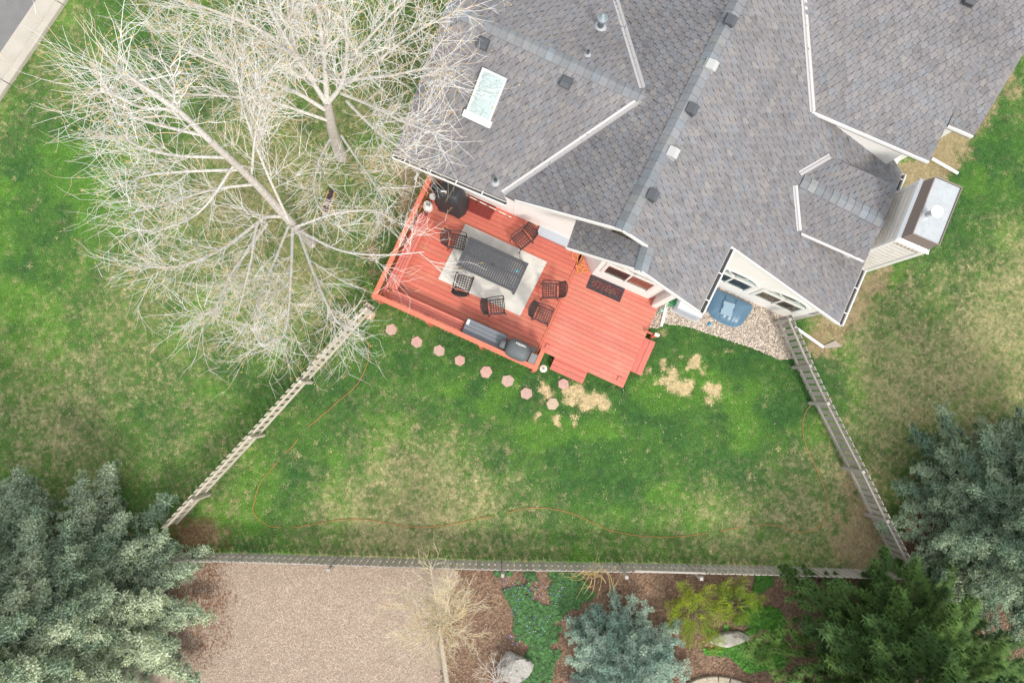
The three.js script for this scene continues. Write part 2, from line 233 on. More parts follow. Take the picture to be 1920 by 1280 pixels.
// grass
let lastC;
{
  const P = [], N = [];
  for (let k = 0; k < 4; k++) { const a = k * 1.7, dx = Math.cos(a), dz = Math.sin(a), ox = dx * 0.02, oz = dz * 0.02; const w = 0.009; P.push(ox + dz * w, 0, oz - dx * w, ox - dz * w, 0, oz + dx * w, ox + dx * 0.06, 0.014 + .005 * k, oz + dz * 0.06); for (let q = 0; q < 3; q++) N.push(dx * .3, .95, dz * .3); }
  const g = new THREE.BufferGeometry(); g.setAttribute('position', new THREE.Float32BufferAttribute(P, 3)); g.setAttribute('normal', new THREE.Float32BufferAttribute(N, 3));
  const lawnPoly = [V(-17, 0, -13), V(17, 0, -13), V(17, 0, 6.4), V(-17, 0, 6.4)];
  const noGrass = [poly([[690, 560], [800, 330], [1100, 300], [1250, 545], [1170, 728], [1000, 700]]), rockPoly, poly([[-200, 330], [160, -100], [-300, -300]]), poly([[790, 320], [860, -60], [1960, -60], [1830, 250], [1640, 470], [1480, 590], [1250, 540], [950, 400]], 0.5)];
  scatter('grass_blades', g, new THREE.MeshStandardMaterial({ color: 0xffffff, roughness: 0.9, side: THREE.DoubleSide }), 330000, lawnPoly,
    (x, z) => { for (const q of noGrass) if (inPoly(x, z, q)) return null; const r = groundAt(x, z); if (rnd() > r.grass) return null; const s = rr(0.5, 1.1) * (1.15 - 0.5 * r.d); lastC = r.c; return { y: 0, rot: [0, rnd() * 6.28, 0], s: [s * 1.2, s * rr(.6, 1.2), s * 1.2] }; },
    () => { const k = rr(0.65, 1.7); return lin(lastC[0] * k, lastC[1] * k, lastC[2] * k); }, 'short patchy green and straw coloured lawn grass', 'grass');
}
// ------------------------------------------------------------------ house
const house = group('house', 'white house with grey shingled gable roofs beside the red deck', 'house', null, V(0, 0, 0));
const HR = 5.4, HE = 3.25, HG = 2.7;                         // main ridge, left eave, right eave heights
const R0 = at(1400, -30, HR), R1 = at(1167, 431, HR);
const pRP = plane3(R0, R1, at(1595, 555, HG)), V1 = at(943, 363, HE), pLP = plane3(R0, R1, V1);
const V0 = onP(1209, 182, pLP), LR = at(838, 10, V0.y), pLWS = plane3(V0, V1, LR), pLWN = plane3(V0, LR, onP(1155, 0, pLP));
const U0 = onP(1523, 210, pRP), U1 = at(1742, 303, U0.y), pUR = plane3(U0, U1, onP(1505, 0, pRP)), pUR2 = { p: pUR.p.clone().add(V(0, -0.32, 0)), n: pUR.n };
const G0 = onP(1497, 334, pRP), G1 = at(1657, 415, G0.y), pGS = plane3(G0, G1, onP(1498, 433, pRP)), pGN = plane3(G0, G1, onP(1557, 293, pRP));
const B0 = onP(1217, 464, pRP), B1 = onP(1202, 508, pRP), pBL = plane3(B0, B1, at(1073, 436, 3.75));
const on = (P, l) => l.map(([u, v]) => onP(u, v, P));
const roofs = [
  ['RP', pRP, on(pRP, [[1400, -30], [1167, 431], [1217, 464], [1202, 508], [1311, 584], [1370, 462], [1573, 607], [1617, 503], [1692, 324], [1652, 262], [1560, 214], [1534, 190], [1505, -30]])],
  ['LP', pLP, on(pLP, [[1400, -30], [1167, 431], [965, 375], [943, 363], [1209, 182], [1145, -30]])],
  ['LWS', pLWS, [V0, ...on(pLWS, [[943, 363], [950, 376], [738, 287], [838, 10]])]],
  ['LWN', pLWN, [V0, LR, ...on(pLWN, [[868, -45], [1145, -30]])]],
  ['UR', pUR, on(pUR, [[1523, 210], [1742, 304], [1900, -20], [1905, -30], [1505, -30]])],
  ['UR2', pUR2, on(pUR2, [[1778, 236], [1825, 256], [1975, 10], [1920, -30], [1890, -30]])],
  ['GS', pGS, [G0, ...on(pGS, [[1498, 433], [1503, 438], [1621, 490], [1660, 416]])]],
  ['GN', pGN, [G0, G1, ...on(pGN, [[1674, 372], [1683, 350], [1557, 293]])]],
  ['BL', pBL, on(pBL, [[1217, 464], [1202, 508], [1063, 465], [1083, 407]])],
];
const shinglePal = [[0.212, 0.208, 0.223], [0.226, 0.216, 0.225], [0.204, 0.212, 0.235], [0.234, 0.224, 0.228], [0.196, 0.192, 0.207], [0.21, 0.221, 0.244], [0.221, 0.213, 0.228], [0.203, 0.199, 0.212], [0.244, 0.234, 0.235], [0.208, 0.206, 0.224], [0.218, 0.215, 0.226], [0.216, 0.21, 0.22], [0.212, 0.21, 0.225], [0.188, 0.184, 0.197]];
function clipConvex(subject, rect) {        // outline of a plane (any shape) cut to a tab
  let out = subject; const [x0, x1, y0, y1] = rect;
  for (const [f, l] of [[p => p[0] - x0], [p => x1 - p[0]], [p => p[1] - y0], [p => y1 - p[1]]]) {
    const inp = out; out = []; for (let i = 0; i < inp.length; i++) { const a = inp[i], b = inp[(i + 1) % inp.length], fa = f(a), fb = f(b); if (fa >= 0) out.push(a); if ((fa >= 0) !== (fb >= 0)) { const t = fa / (fa - fb); out.push([a[0] + (b[0] - a[0]) * t, a[1] + (b[1] - a[1]) * t]); } }
    if (out.length < 3) return null;
  } return out;
}
const in2 = (x, y, P) => { let c = false; for (let i = 0, j = P.length - 1; i < P.length; j = i++) if ((P[i][1] > y) !== (P[j][1] > y) && x < (P[j][0] - P[i][0]) * (y - P[i][1]) / (P[j][1] - P[i][1]) + P[i][0]) c = !c; return c; };
const allTabs = [];
const roofMesh = {};
for (const [key, P, pts] of roofs) {
  const n = P.n, d = V(n.x, 0, n.z); d.addScaledVector(n, -d.dot(n)).normalize(); if (d.y > 0) d.negate();
  const c = d.clone().cross(n).normalize(), o = pts[0];
  const P2 = pts.map(p => { const q = p.clone().sub(o); return [q.dot(c), q.dot(d)]; });
  // the sheathing under the shingles
  const tri = THREE.ShapeUtils.triangulateShape(P2.map(p => new THREE.Vector2(...p)), []), pos = [];
  const top = pts.map(p => p.clone().addScaledVector(n, -0.002)), bot = pts.map(p => p.clone().addScaledVector(V(0, 1, 0), -0.14));
  for (const t of tri) { for (const k of t) pos.push(...top[k]); for (const k of [...t].reverse()) pos.push(...bot[k]); }
  for (let i = 0; i < pts.length; i++) { const j = (i + 1) % pts.length; pos.push(...top[i], ...bot[i], ...top[j], ...top[j], ...bot[i], ...bot[j]); }
  const g = new THREE.BufferGeometry(); g.setAttribute('position', new THREE.Float32BufferAttribute(pos, 3)); g.computeVertexNormals();
  const deckMesh = part('roof_plane', g, matRoofDeck, house); roofMesh[key] = deckMesh;
  const xs = P2.map(p => p[0]), ys = P2.map(p => p[1]), x0 = Math.min(...xs), x1 = Math.max(...xs), y0 = Math.min(...ys), y1 = Math.max(...ys), EXP = 0.15;
  const TW = 0.225, DROP = 0.056;
  for (let r = 0; ; r++) {
    const lo = y1 - r * EXP, hi = lo - EXP; if (lo < y0) break;
    for (let x = x0 - TW - (r % 2) * TW / 2 - (r % 7) * .013; x < x1; x += TW) {
      const j0 = (hsh(Math.round(x * 100), r, 3) - .5) * .03, xa = x, xb = x + TW - .002, xm = x + TW / 2 + j0, ya = hi - 0.02, yb = Math.min(y1, lo), yd = Math.min(y1, lo + DROP + (hsh(r, Math.round(x * 100), 4) - .5) * .016);
      const full = [[xa, ya], [xb, ya], [xb, yd], [xm, yd], [xm, yb], [xa, yb]]; const inside = full.filter(p => in2(p[0], p[1], P2)).length;
      const wp = o.clone().addScaledVector(c, xa).addScaledVector(d, lo), pal = shinglePal[Math.floor(rnd() * shinglePal.length)], k = rr(0.92, 1.08) * (.86 + .28 * fbm(wp.x * .9 + wp.y, wp.z * .9, 3, 66)), col = pal.map(v => v * k), t1 = rr(.010, .018), T0 = { key, o, c, d, n, yTop: ya, yLen: lo - ya, t1, col };
      if (inside === 6 && yd > yb) { allTabs.push({ ...T0, q: full, full: true }); continue; }
      for (const [u0, u1, w] of [[xa, xm, yb], [xm, xb, yd]]) { const q = clipConvex(P2, [u0, u1, ya, w]); if (!q) continue; let ar = 0; for (let i = 0; i < q.length; i++) { const a = q[i], b = q[(i + 1) % q.length]; ar += a[0] * b[1] - b[0] * a[1]; } if (Math.abs(ar) < 0.0006) continue; allTabs.push({ ...T0, q, full: false }); }
    }
  }
}
function tabGeo(list) {
  const pos = [], col = [], uv = [];
  for (const t of list) {
    const W = ([x, y], h) => t.o.clone().addScaledVector(t.c, x).addScaledVector(t.d, y).addScaledVector(t.n, h);
    const z = p => 0.002 + (t.t1 - 0.002) * Math.max(0, (p[1] - t.yTop) / t.yLen);
    const put = (p, h) => { const w = W(p, h); pos.push(w.x, w.y, w.z); col.push(...t.col); uv.push(p[0], p[1] + h); };
    const ccw = (() => { let a = 0; for (let i = 0; i < t.q.length; i++) { const p = t.q[i], b = t.q[(i + 1) % t.q.length]; a += p[0] * b[1] - b[0] * p[1]; } return a > 0; })();
    const q = ccw ? t.q : [...t.q].reverse();
    const tri = t.full ? [[0, 1, 3], [1, 2, 3], [0, 3, 4], [0, 4, 5]] : THREE.ShapeUtils.triangulateShape(q.map(p => new THREE.Vector2(...p)), []);
    for (const f of tri) for (const k of [f[0], f[2], f[1]]) put(q[k], z(q[k]));
    for (let i = 0; i < q.length; i++) { const a = q[i], b = q[(i + 1) % q.length]; if (a[1] <= t.yTop + .001 && b[1] <= t.yTop + .001) continue; put(a, z(a)); put(b, z(b)); put(a, 0); put(b, z(b)); put(b, 0); put(a, 0); }
  }
  const g = new THREE.BufferGeometry(); g.setAttribute('position', new THREE.Float32BufferAttribute(pos, 3)); g.setAttribute('color', new THREE.Float32BufferAttribute(col, 3)); g.setAttribute('uv', new THREE.Float32BufferAttribute(uv, 2)); g.computeVertexNormals(); return g;
}
{
  const cam = camera.position;
  for (const t of allTabs) { const m = t.o.clone().addScaledVector(t.c, t.q[0][0]).addScaledVector(t.d, t.q[0][1]); const v = cam.clone().sub(m), px = projectPx(m); t.size = (t.full && px[0] > 10 && px[0] < 1900 && px[1] > 10 && px[1] < 1270) ? v.clone().normalize().dot(t.n) / v.lengthSq() : 0; }
  const big = [...allTabs].sort((a, b) => b.size - a.size).slice(0, 290); const isBig = new Set(big);
  for (const t of big) part('shingle', tabGeo([t]), matShingle, roofMesh[t.key]);
  for (const [key] of roofs) { const f = part('shingle_field', tabGeo(allTabs.filter(t => t.key === key && !isBig.has(t))), matShingle, roofMesh[key]); f.userData.kind = 'stuff'; }
}
// ridge caps: folded shingles lapping along each ridge
function ridgeCaps(a, b, Pa, Pb, step = 0.21, half = 0.17) {
  const d = b.clone().sub(a), L = d.length(); d.normalize();
  const side = P => { const s = d.clone().cross(P.n).normalize(); if (s.y > 0) s.negate(); return s; };
  const s1 = side(Pa), s2 = side(Pb), n1 = Pa.n, n2 = Pb.n, up = n1.clone().add(n2).normalize();
  for (let t = 0; t < L; t += step) {
    const p = a.clone().addScaledVector(d, t), e = Math.min(L + .02, t + step + 0.06) - t; const pos = [], col = [], uv = [];
    const kc = rr(.96, 1.2), C = shinglePal[Math.floor(rnd() * shinglePal.length)].map((v, i) => v * kc * [0.95, 1.03, 1.05][i]);
    const prof = [[s1, half, n1, 0], [s1, half * .45, n1, .006], [null, 0, up, .012], [s2, half * .45, n2, .006], [s2, half, n2, 0]];
    const mk = (k, tt, lift) => { const [s, w, n, h] = prof[k]; const q = p.clone().addScaledVector(d, tt).addScaledVector(n, 0.018 + h + lift); if (s) q.addScaledVector(s, w); return q; };
    for (let k = 0; k < 4; k++) {
      const A0 = mk(k, 0, 0.02), A1 = mk(k + 1, 0, 0.02), C0 = mk(k, e, 0), C1 = mk(k + 1, e, 0), D0 = mk(k, 0, -0.012), D1 = mk(k + 1, 0, -0.012);
      for (const q of [A0, A1, C0, A1, C1, C0, D0, D1, A0, D1, A1, A0]) { pos.push(q.x, q.y, q.z); col.push(...C); uv.push(q.x, q.z); }
    }
    const g = new THREE.BufferGeometry(); g.setAttribute('position', new THREE.Float32BufferAttribute(pos, 3)); g.setAttribute('color', new THREE.Float32BufferAttribute(col, 3)); g.setAttribute('uv', new THREE.Float32BufferAttribute(uv, 2)); g.computeVertexNormals();
    const m = part('ridge_cap', g, matCap, house);
  }
}
const matCap = new THREE.MeshStandardMaterial({ vertexColors: true, roughness: 0.95, map: grainTex, side: THREE.DoubleSide });
ridgeCaps(R1, R0, pLP, pRP, 0.23, 0.2); ridgeCaps(LR, V0, pLWS, pLWN); ridgeCaps(G0.clone().lerp(G1, 0.05), G1, pGS, pGN); ridgeCaps(B1, B0.clone().lerp(R1, 0.04), pBL, pRP);
// open metal valleys
function valley(a, b, w, Pa, Pb) {
  const d = b.clone().sub(a).normalize(), pos = [];
  const side = (P, s) => { const q = d.clone().cross(P.n).normalize(); return q.multiplyScalar(s); };
  const pick = (P, O) => { const q = side(P, 1), m = a.clone().lerp(b, .5).addScaledVector(q, .3); return planeH(P, m.x, m.z) >= planeH(O, m.x, m.z) ? q : q.negate(); }; const sa = pick(Pa, Pb), sb = pick(Pb, Pa); const up = V(0, 0.022, 0);
  const Q = (p, s, k, h) => p.clone().addScaledVector(s, k).add(up).add(V(0, h, 0));
  const strip = (s, k0, k1, h0, h1) => { const p = [Q(a, s, k0, h0), Q(b, s, k0, h0), Q(a, s, k1, h1), Q(b, s, k1, h1)]; for (const i of [0, 1, 2, 1, 3, 2]) pos.push(p[i].x, p[i].y, p[i].z); };
  for (const s of [sa, sb]) { strip(s, 0, w * .12, .03, 0); strip(s, w * .12, w, 0, 0.004); strip(s, w, w + .006, .004, -.03); }
  const g = new THREE.BufferGeometry(); g.setAttribute('position', new THREE.Float32BufferAttribute(pos, 3)); g.computeVertexNormals();
  part('valley_flashing', g, matValleyD, house);
}
const matValleyD = matValley.clone(); matValleyD.side = THREE.DoubleSide;
valley(V0.clone().lerp(V1, 0.03), V1, 0.085, pLP, pLWS); valley(V0.clone().lerp(onP(1155, 0, pLP), .08), onP(1145, -30, pLP), 0.085, pLWN, pLP);
valley(onP(1523, 210, pRP), onP(1504, -30, pRP), 0.08, pUR, pRP); valley(onP(1490, 348, pRP), onP(1498, 433, pRP), 0.07, pRP, pGS); valley(onP(1499, 326, pRP), onP(1556, 293, pRP), 0.07, pGN, pRP);
// fascia boards along rakes and eaves, gutters
function fascia(a, b, h = 0.12, t = 0.03, lift = 0.02, name = 'fascia') {
  const d = b.clone().sub(a), L = d.length(); d.normalize(); const s = d.clone().cross(V(0, 1, 0)).normalize();
  const pos = (p, y) => p.clone().add(V(0, y, 0)); const g = new THREE.BoxGeometry(L, h, t);
  const u = s.clone().cross(d).normalize(); g.applyMatrix4(new THREE.Matrix4().makeBasis(d, u, s)); const c = a.clone().add(b).multiplyScalar(.5); g.translate(c.x, c.y - h / 2 + lift, c.z);
  return part(name, g, matTrim, house);
}
const edge = (P, u0, v0, u1, v1, h, t, lift) => fascia(onP(u0, v0, P), onP(u1, v1, P), h, t, lift);
edge(pLP, 1167, 431, 967, 376, 0.13, .035); edge(pRP, 1167, 431, 1217, 464, 0.13, .035); edge(pBL, 1202, 508, 1063, 465, .13, .035); edge(pRP, 1202, 508, 1311, 584, .13, .035);
edge(pRP, 1370, 462, 1573, 607, .13, .035); edge(pUR, 1523, 210, 1742, 304, .1, .04); edge(pUR, 1742, 304, 1900, -20, .12, .02, -.025); edge(pUR2, 1778, 236, 1825, 256, .1, .04); edge(pUR2, 1825, 256, 1975, 10, .12, .02, -.025); edge(pGS, 1503, 438, 1621, 490, .1, .03); edge(pGN, 1560, 294, 1683, 350, .1, .02, -.03);
edge(pLWS, 738, 287, 838, 10, .12, .02, -.025); edge(pBL, 1063, 465, 1083, 407, .12, .02, -.02);
function gutter(a, b, out) {                 // open K-style trough with hangers
  const d = b.clone().sub(a), L = d.length(); d.normalize(); const y = V(0, 1, 0); const g = [];
  const at2 = (k, h) => [a, b].map(p => p.clone().addScaledVector(out, k).add(V(0, h, 0)));
  const wall = (k, h0, h1, t) => { const [p, q] = at2(k, (h0 + h1) / 2); g.push(beam(p, q, t, h1 - h0)); };
  wall(0.02, -.14, -.02, .008); wall(0.125, -.13, -.005, .012); { const [p, q] = at2(.072, -.135); g.push(beam(p, q, .11, .008)); } { const [p, q] = at2(.128, -.004); g.push(beam(p, q, .03, .014)); }
  for (const p of [a, b]) g.push(beam(p.clone().addScaledVector(out, .01).add(V(0, -.07, 0)), p.clone().addScaledVector(out, .13).add(V(0, -.07, 0)), .006, .12));
  const m = part('gutter', g, matTrim, house); { const [p, q] = at2(.072, -.115); part('gutter_sediment', beam(p, q, .092, .02), M(lin(.11, .11, .11), .8), m); }
  for (let t = 0.35; t < L; t += 0.75) part('gutter_hanger', beam(a.clone().addScaledVector(d, t).addScaledVector(out, -.02).add(V(0, -.004, 0)), a.clone().addScaledVector(d, t).addScaledVector(out, .13).add(V(0, -.004, 0)), .025, .006), matTrim, m);
}
const lvl = (u, v, P) => onP(u, v, P);
gutter(lvl(738, 287, pLWS), lvl(952, 377, pLWS), B); gutter(lvl(1311, 584, pRP), lvl(1370, 462, pRP), A); gutter(lvl(1573, 607, pRP), lvl(1617, 503, pRP), A); gutter(lvl(1679, 356, pRP), lvl(1692, 324, pRP), A);
// walls: a vertical slab from a to b (ground points), its top under the given roof planes
function wallSlab(a, b, base, planes, inward, mat = matWall, t = 0.16, gap = 0.1, parent = house, name = 'wall', holes = []) {
  const d = b.clone().sub(a); d.y = 0; const L = d.length(); d.normalize(); const sh = new THREE.Shape(); sh.moveTo(0, base); sh.lineTo(L, base);
  const K = 40; for (let i = K; i >= 0; i--) { const p = a.clone().addScaledVector(d, L * i / K); sh.lineTo(L * i / K, Math.min(...planes.map(P => planeH(P, p.x, p.z))) - gap); }
  sh.holes.push(...holes); const g = new THREE.ExtrudeGeometry(sh, { depth: t, bevelEnabled: false });
  const z = inward.clone(); let zz = d.clone().cross(V(0, 1, 0)); if (zz.dot(z) < 0) { g.translate(0, 0, -t); }
  g.applyMatrix4(new THREE.Matrix4().makeBasis(d, V(0, 1, 0), zz)); g.translate(a.x, 0, a.z); return part(name, g, mat, parent);
}
const flat = p => V(p.x, 0, p.z), mv = (p, a, b) => p.clone().addScaledVector(A, a).addScaledVector(B, b), inN = B.clone().negate();
const wS = flat(at(801, 330, .6)), wE = flat(at(962, 402, .6)), wK = flat(at(1075, 452, .6));
const wLeft = mv(wS, -0.05, 0);
wallSlab(wLeft, wE, 0, [pLWS, pLP], inN); wallSlab(wE.clone().addScaledVector(A, .005), mv(wE, 3.2, 0), 0, [pLP, pRP], inN);
wallSlab(wLeft, mv(wLeft, 0, -8), 0, [pLWS, pLWN], A);
// window openings, measured on their wall: distance along it and height
function wallPt(u, v, a, nrm) { return onP(u, v, { p: a, n: nrm }); }
const opening = (s0, s1, y0, y1) => new THREE.Path([[s0 - .03, y0 - .06], [s0 - .03, y1 + .02], [s1 + .03, y1 + .02], [s1 + .03, y0 - .06]].map(p => new THREE.Vector2(...p)));
const archPts = (s0, s1, y1, arch) => { const cx = (s0 + s1) / 2, rw = (s1 - s0) / 2 + .02, ya = y1 + .14; return Array.from({ length: 19 }, (_, i) => [cx - Math.cos(i / 18 * Math.PI) * rw, ya + Math.sin(i / 18 * Math.PI) * arch]); };
const holesOf = w => [opening(w.s0, w.s1, w.y0, w.y1), new THREE.Path(archPts(w.s0, w.s1, w.y1, w.arch).map(p => new THREE.Vector2(...p)))];
// bay with canted sides
const k0 = flat(at(1109.5, 514, .45)), k1 = flat(at(1215.8, 560, .45)); const dF = k1.clone().sub(k0).normalize(), dN = V(dF.z, 0, -dF.x);
const kL = k0.clone().addScaledVector(dF, -.62).addScaledVector(dN, .62), kR = k1.clone().addScaledVector(dF, .75).addScaledVector(dN, .75);
const bayWin = (() => { const f = (x, y) => { const p = wallPt(1040 + x / 6.4, 400 + y / 6.4, k0, dN).sub(k0); return [p.dot(dF), p.y]; }; const c1 = f(660, 612), c2 = f(595, 700), d1 = f(1197, 852), d2 = f(1100, 930); return { s0: (c1[0] + c2[0]) / 2, s1: (d1[0] + d2[0]) / 2, y0: (c2[1] + d2[1]) / 2, y1: (c1[1] + d1[1]) / 2, arch: .3 }; })();
wallSlab(k0, k1, 0.2, [pBL, pRP], dN, matWall, .05, .1, house, 'wall', holesOf(bayWin)); wallSlab(kL, k0, 0.2, [pBL, pRP], V(dN.x + dF.x, 0, dN.z + dF.z)); wallSlab(k1, kR, 0, [pBL, pRP], V(dN.x - dF.x, 0, dN.z - dF.z)); wallSlab(kL, kL.clone().addScaledVector(dN, 1.3), 0.2, [pBL, pRP], dF);
// wall behind the air conditioner and under the notch, then the tall wall with the arched windows
const w2r = flat(at(1487, 601, 0)), eG = onP(1370, 462, pRP), wNot = mv(flat(eG), -0.38, 0);
const tB = w2r.clone().sub(wNot).dot(B); const w2l = w2r.clone().addScaledVector(A, -w2r.clone().sub(wNot).dot(A));
const yardWins = (() => { const q = (x, y) => { const p = wallPt(1220 + x / 4.571, 440 + y / 4.571, w2l, B).sub(w2l); return [p.dot(A), p.y]; }; const a1 = q(970, 478), a2 = q(890, 515), b1 = q(1297, 632), b2 = q(1210, 660), L1 = q(880, 437), L2 = q(810, 473); const y0 = (a2[1] + b2[1]) / 2, y1 = (a1[1] + b1[1]) / 2, sA = (a1[0] + a2[0]) / 2, sB = (b1[0] + b2[0]) / 2, sR = (L1[0] + L2[0]) / 2; return [{ s0: sA, s1: sB, y0, y1, arch: .42 }, { s0: sR - (sB - sA), s1: sR, y0, y1, arch: .42 }]; })();
wallSlab(w2l, w2r, 0, [pRP], inN, matWall, .05, .1, house, 'wall', yardWins.flatMap(holesOf));
part('interior_floor', prism([mv(wLeft, .2, -.2), mv(wE, 3, -.2), mv(w2l, .2, -.2), mv(w2r, -.2, -.2), mv(w2r, -.2, -5), mv(wLeft, .2, -7.8)], .02, .1), T(woodTex, lin(.16, .10, .065), .6), house);
{ const s = flat(onP(1311, 584, pRP)); const c = mv(s, -.38, -.42); wallSlab(c, c.clone().addScaledVector(B, -w2r.clone().sub(c).dot(B) * -1).addScaledVector(B, 0), 0, [pRP], A.clone().negate()); wallSlab(kR, c, 0, [pRP], inN); }
wallSlab(w2r, mv(w2r, 0, -5.2), 0, [pRP], A.clone().negate());
// walls under the upper right roof
{ const e0 = mv(flat(U0), 0.1, -.1), e1 = mv(flat(onP(1742, 304, pUR)), -.55, -.1); wallSlab(e0, e1, 0, [pUR], inN); wallSlab(e1, mv(e1, 0, -7), 0, [pUR], A.clone().negate()); const f0 = mv(flat(onP(1778, 236, pUR2)), -.3, -.1), f1 = mv(flat(onP(1825, 256, pUR2)), -.4, -.1); wallSlab(f0, f1, 0, [pUR2], inN); wallSlab(f1, mv(f1, 0, -6), 0, [pUR2], A.clone().negate()); }
{ const a = mv(flat(onP(1503, 438, pGS)), .1, -.2), b = mv(flat(onP(1621, 490, pGS)), -.12, -.2); wallSlab(a, b, 2.2, [pGS], inN); const c = mv(flat(onP(1560, 295, pGN)), .1, .15), e = mv(flat(onP(1683, 350, pGN)), -.12, .15); wallSlab(c, e, 2.2, [pGN], B); wallSlab(b, e, 0, [pGS, pGN], A.clone().negate()); }
// windows: frames in the openings, clear panes, the unlit rooms behind
function windowUnit(label, a, dir, outN, { s0, s1, y0, y1, arch }, panes) {
  const w = new THREE.Group(); w.name = 'window'; w.userData.label = label; house.add(w);
  const P = (s, y, k) => a.clone().addScaledVector(dir, s).addScaledVector(outN, k).add(V(0, y, 0));
  const bar = (sa, ya, sb, yb, wd, k = .014, t = .03) => beam(P(sa, ya, k), P(sb, yb, k), wd, t, outN);
  const fr = .09, g = [bar(s0 - fr, y0 - fr / 2, s1 + fr, y0 - fr / 2, fr), bar(s0 - fr, y1 + fr / 2, s1 + fr, y1 + fr / 2, fr, .0145), bar(s0 - fr / 2, y0, s0 - fr / 2, y1, fr), bar(s1 + fr / 2, y0, s1 + fr / 2, y1, fr)];
  const step = (s1 - s0) / panes; for (let i = 1; i < panes; i++) g.push(bar(s0 + i * step, y0, s0 + i * step, y1, .05, .018));
  part('frame', g, matTrim, w);
  const toW = (q, k) => { q.applyMatrix4(new THREE.Matrix4().makeBasis(dir, V(0, 1, 0), outN)); const o = P(0, 0, k); return q.translate(o.x, o.y, o.z); };
  for (let i = 0; i < panes; i++) { const sa = s0 + i * step, sb = sa + step; part('pane', toW(new THREE.PlaneGeometry(sb - sa, y1 - y0).translate((sa + sb) / 2, (y0 + y1) / 2, 0), .012), matGlass, w); }
  const pts = archPts(s0, s1, y1, arch), cx = (s0 + s1) / 2, rw = (s1 - s0) / 2 + .02, ya = y1 + .14; const ptsO = pts.map(([x, y]) => [cx + (x - cx) * (rw + .1) / rw, ya - .04 + (y - ya) * (arch + .13) / arch]);
  const sO = new THREE.Shape(ptsO.map(p => new THREE.Vector2(...p))); sO.holes.push(new THREE.Path(pts.map(p => new THREE.Vector2(...p)).reverse()));
  part('arch_frame', toW(new THREE.ExtrudeGeometry(sO, { depth: .03, bevelEnabled: false }), -.002), matTrim, w);
  part('arch_pane', toW(new THREE.ShapeGeometry(new THREE.Shape(pts.map(p => new THREE.Vector2(...p)))), .012), matGlass, w);
  for (const k of [-.3, .3]) part('muntin', [bar(cx, ya, cx + k * rw * 1.6, ya + arch * .78, .02, .02, .02)], matTrim, w);
}
windowUnit('arched two pane window nearer the fence gate', w2l, A, B, yardWins[0], 2); windowUnit('arched two pane window above the blue window well', w2l, A, B, yardWins[1], 2);
windowUnit('wide two pane bay window with an arched light facing the deck', k0, dF, dN.clone().negate(), bayWin, 2);
// chimney chase
{
  const ch = new THREE.Group(); ch.name = 'chimney'; house.add(ch); const z = (x, y, h) => at(1560 + x / 4.92, 280 + y / 4.92, h);
  const T0 = 4.3, sw = z(612, 828, T0), nw = z(830, 282, T0), se = z(878, 955, T0); const eN = nw.clone().sub(sw), eE = se.clone().sub(sw);
  const LN = eN.length(), LE = eE.length(); eN.normalize(); eE.addScaledVector(eN, -eE.dot(eN)).normalize();
  const C = (a, b) => sw.clone().addScaledVector(eE, a).addScaledVector(eN, b); const rect = (m) => [C(-m, -m), C(LE + m, -m), C(LE + m, LN + m), C(-m, LN + m)].map(flat);
  part('siding', prism(rect(0), 0, T0), matSiding, ch);
  for (const [a, b] of [[0, 0], [LE, 0], [LE, LN], [0, LN]]) { const p = C(a + (a ? -.03 : .03), b + (b ? -.03 : .03)); part('corner_board', box(.1, T0, .1, p.x, T0 / 2 - .004, p.z, -TH), matTrim, ch); }
  const ring = (m0, y0, m1, y1, mat, name) => { const a = rect(m0), b = rect(m1), pos = []; for (let i = 0; i < 4; i++) { const j = (i + 1) % 4; const p = [V(a[i].x, y0, a[i].z), V(a[j].x, y0, a[j].z), V(b[i].x, y1, b[i].z), V(b[j].x, y1, b[j].z)]; for (const k of [0, 1, 2, 1, 3, 2]) pos.push(...p[k]); } const g = new THREE.BufferGeometry(); g.setAttribute('position', new THREE.Float32BufferAttribute(pos, 3)); g.computeVertexNormals(); part(name, g, mat, ch); };
  const mM = matMetal.clone(); mM.side = THREE.DoubleSide; const mB = M(lin(.23, .185, .165), .8, { side: THREE.DoubleSide });
  part('trim_board', prism(rect(0.02), T0 - .16, T0 + 0.01), matTrim, ch); ring(.045, T0 + .004, -.03, T0 + .05, mM, 'flange'); ring(-.03, T0 + .05, -.06, T0 + .52, mB, 'shroud'); ring(-.06, T0 + .52, -.035, T0 + .525, mB, 'shroud_rim'); ring(-.035, T0 + .525, -.05, T0 + .5, mB, 'shroud_rim');
  part('chase_cover', prism(rect(-.065), T0 + .46, T0 + .495, .008), M(lin(.50, .54, .57), .5, { metalness: .35, map: grainTex }), ch);
  const c = z(905, 600, T0 + .62); const fl = part('flue', cyl(.085, .085, .42, c.x, T0 + .66, c.z, 20), matMetal, ch); part('flue_cap', [cyl(.15, .15, .03, c.x, T0 + .90, c.z, 24), cyl(.05, .15, .04, c.x, T0 + .935, c.z, 24)], matTrim, fl);
  part('flue_collar', cyl(.09, .14, .06, c.x, T0 + .52, c.z, 20), matMetal, fl);
  for (let i = 0; i < 7; i++) { const p = C(LE * (.08 + .13 * i), -.012); part('dentil', box(.04, .09, .03, p.x, T0 - .24, p.z, -TH), M(lin(.55, .46, .38), .8), ch); }
}
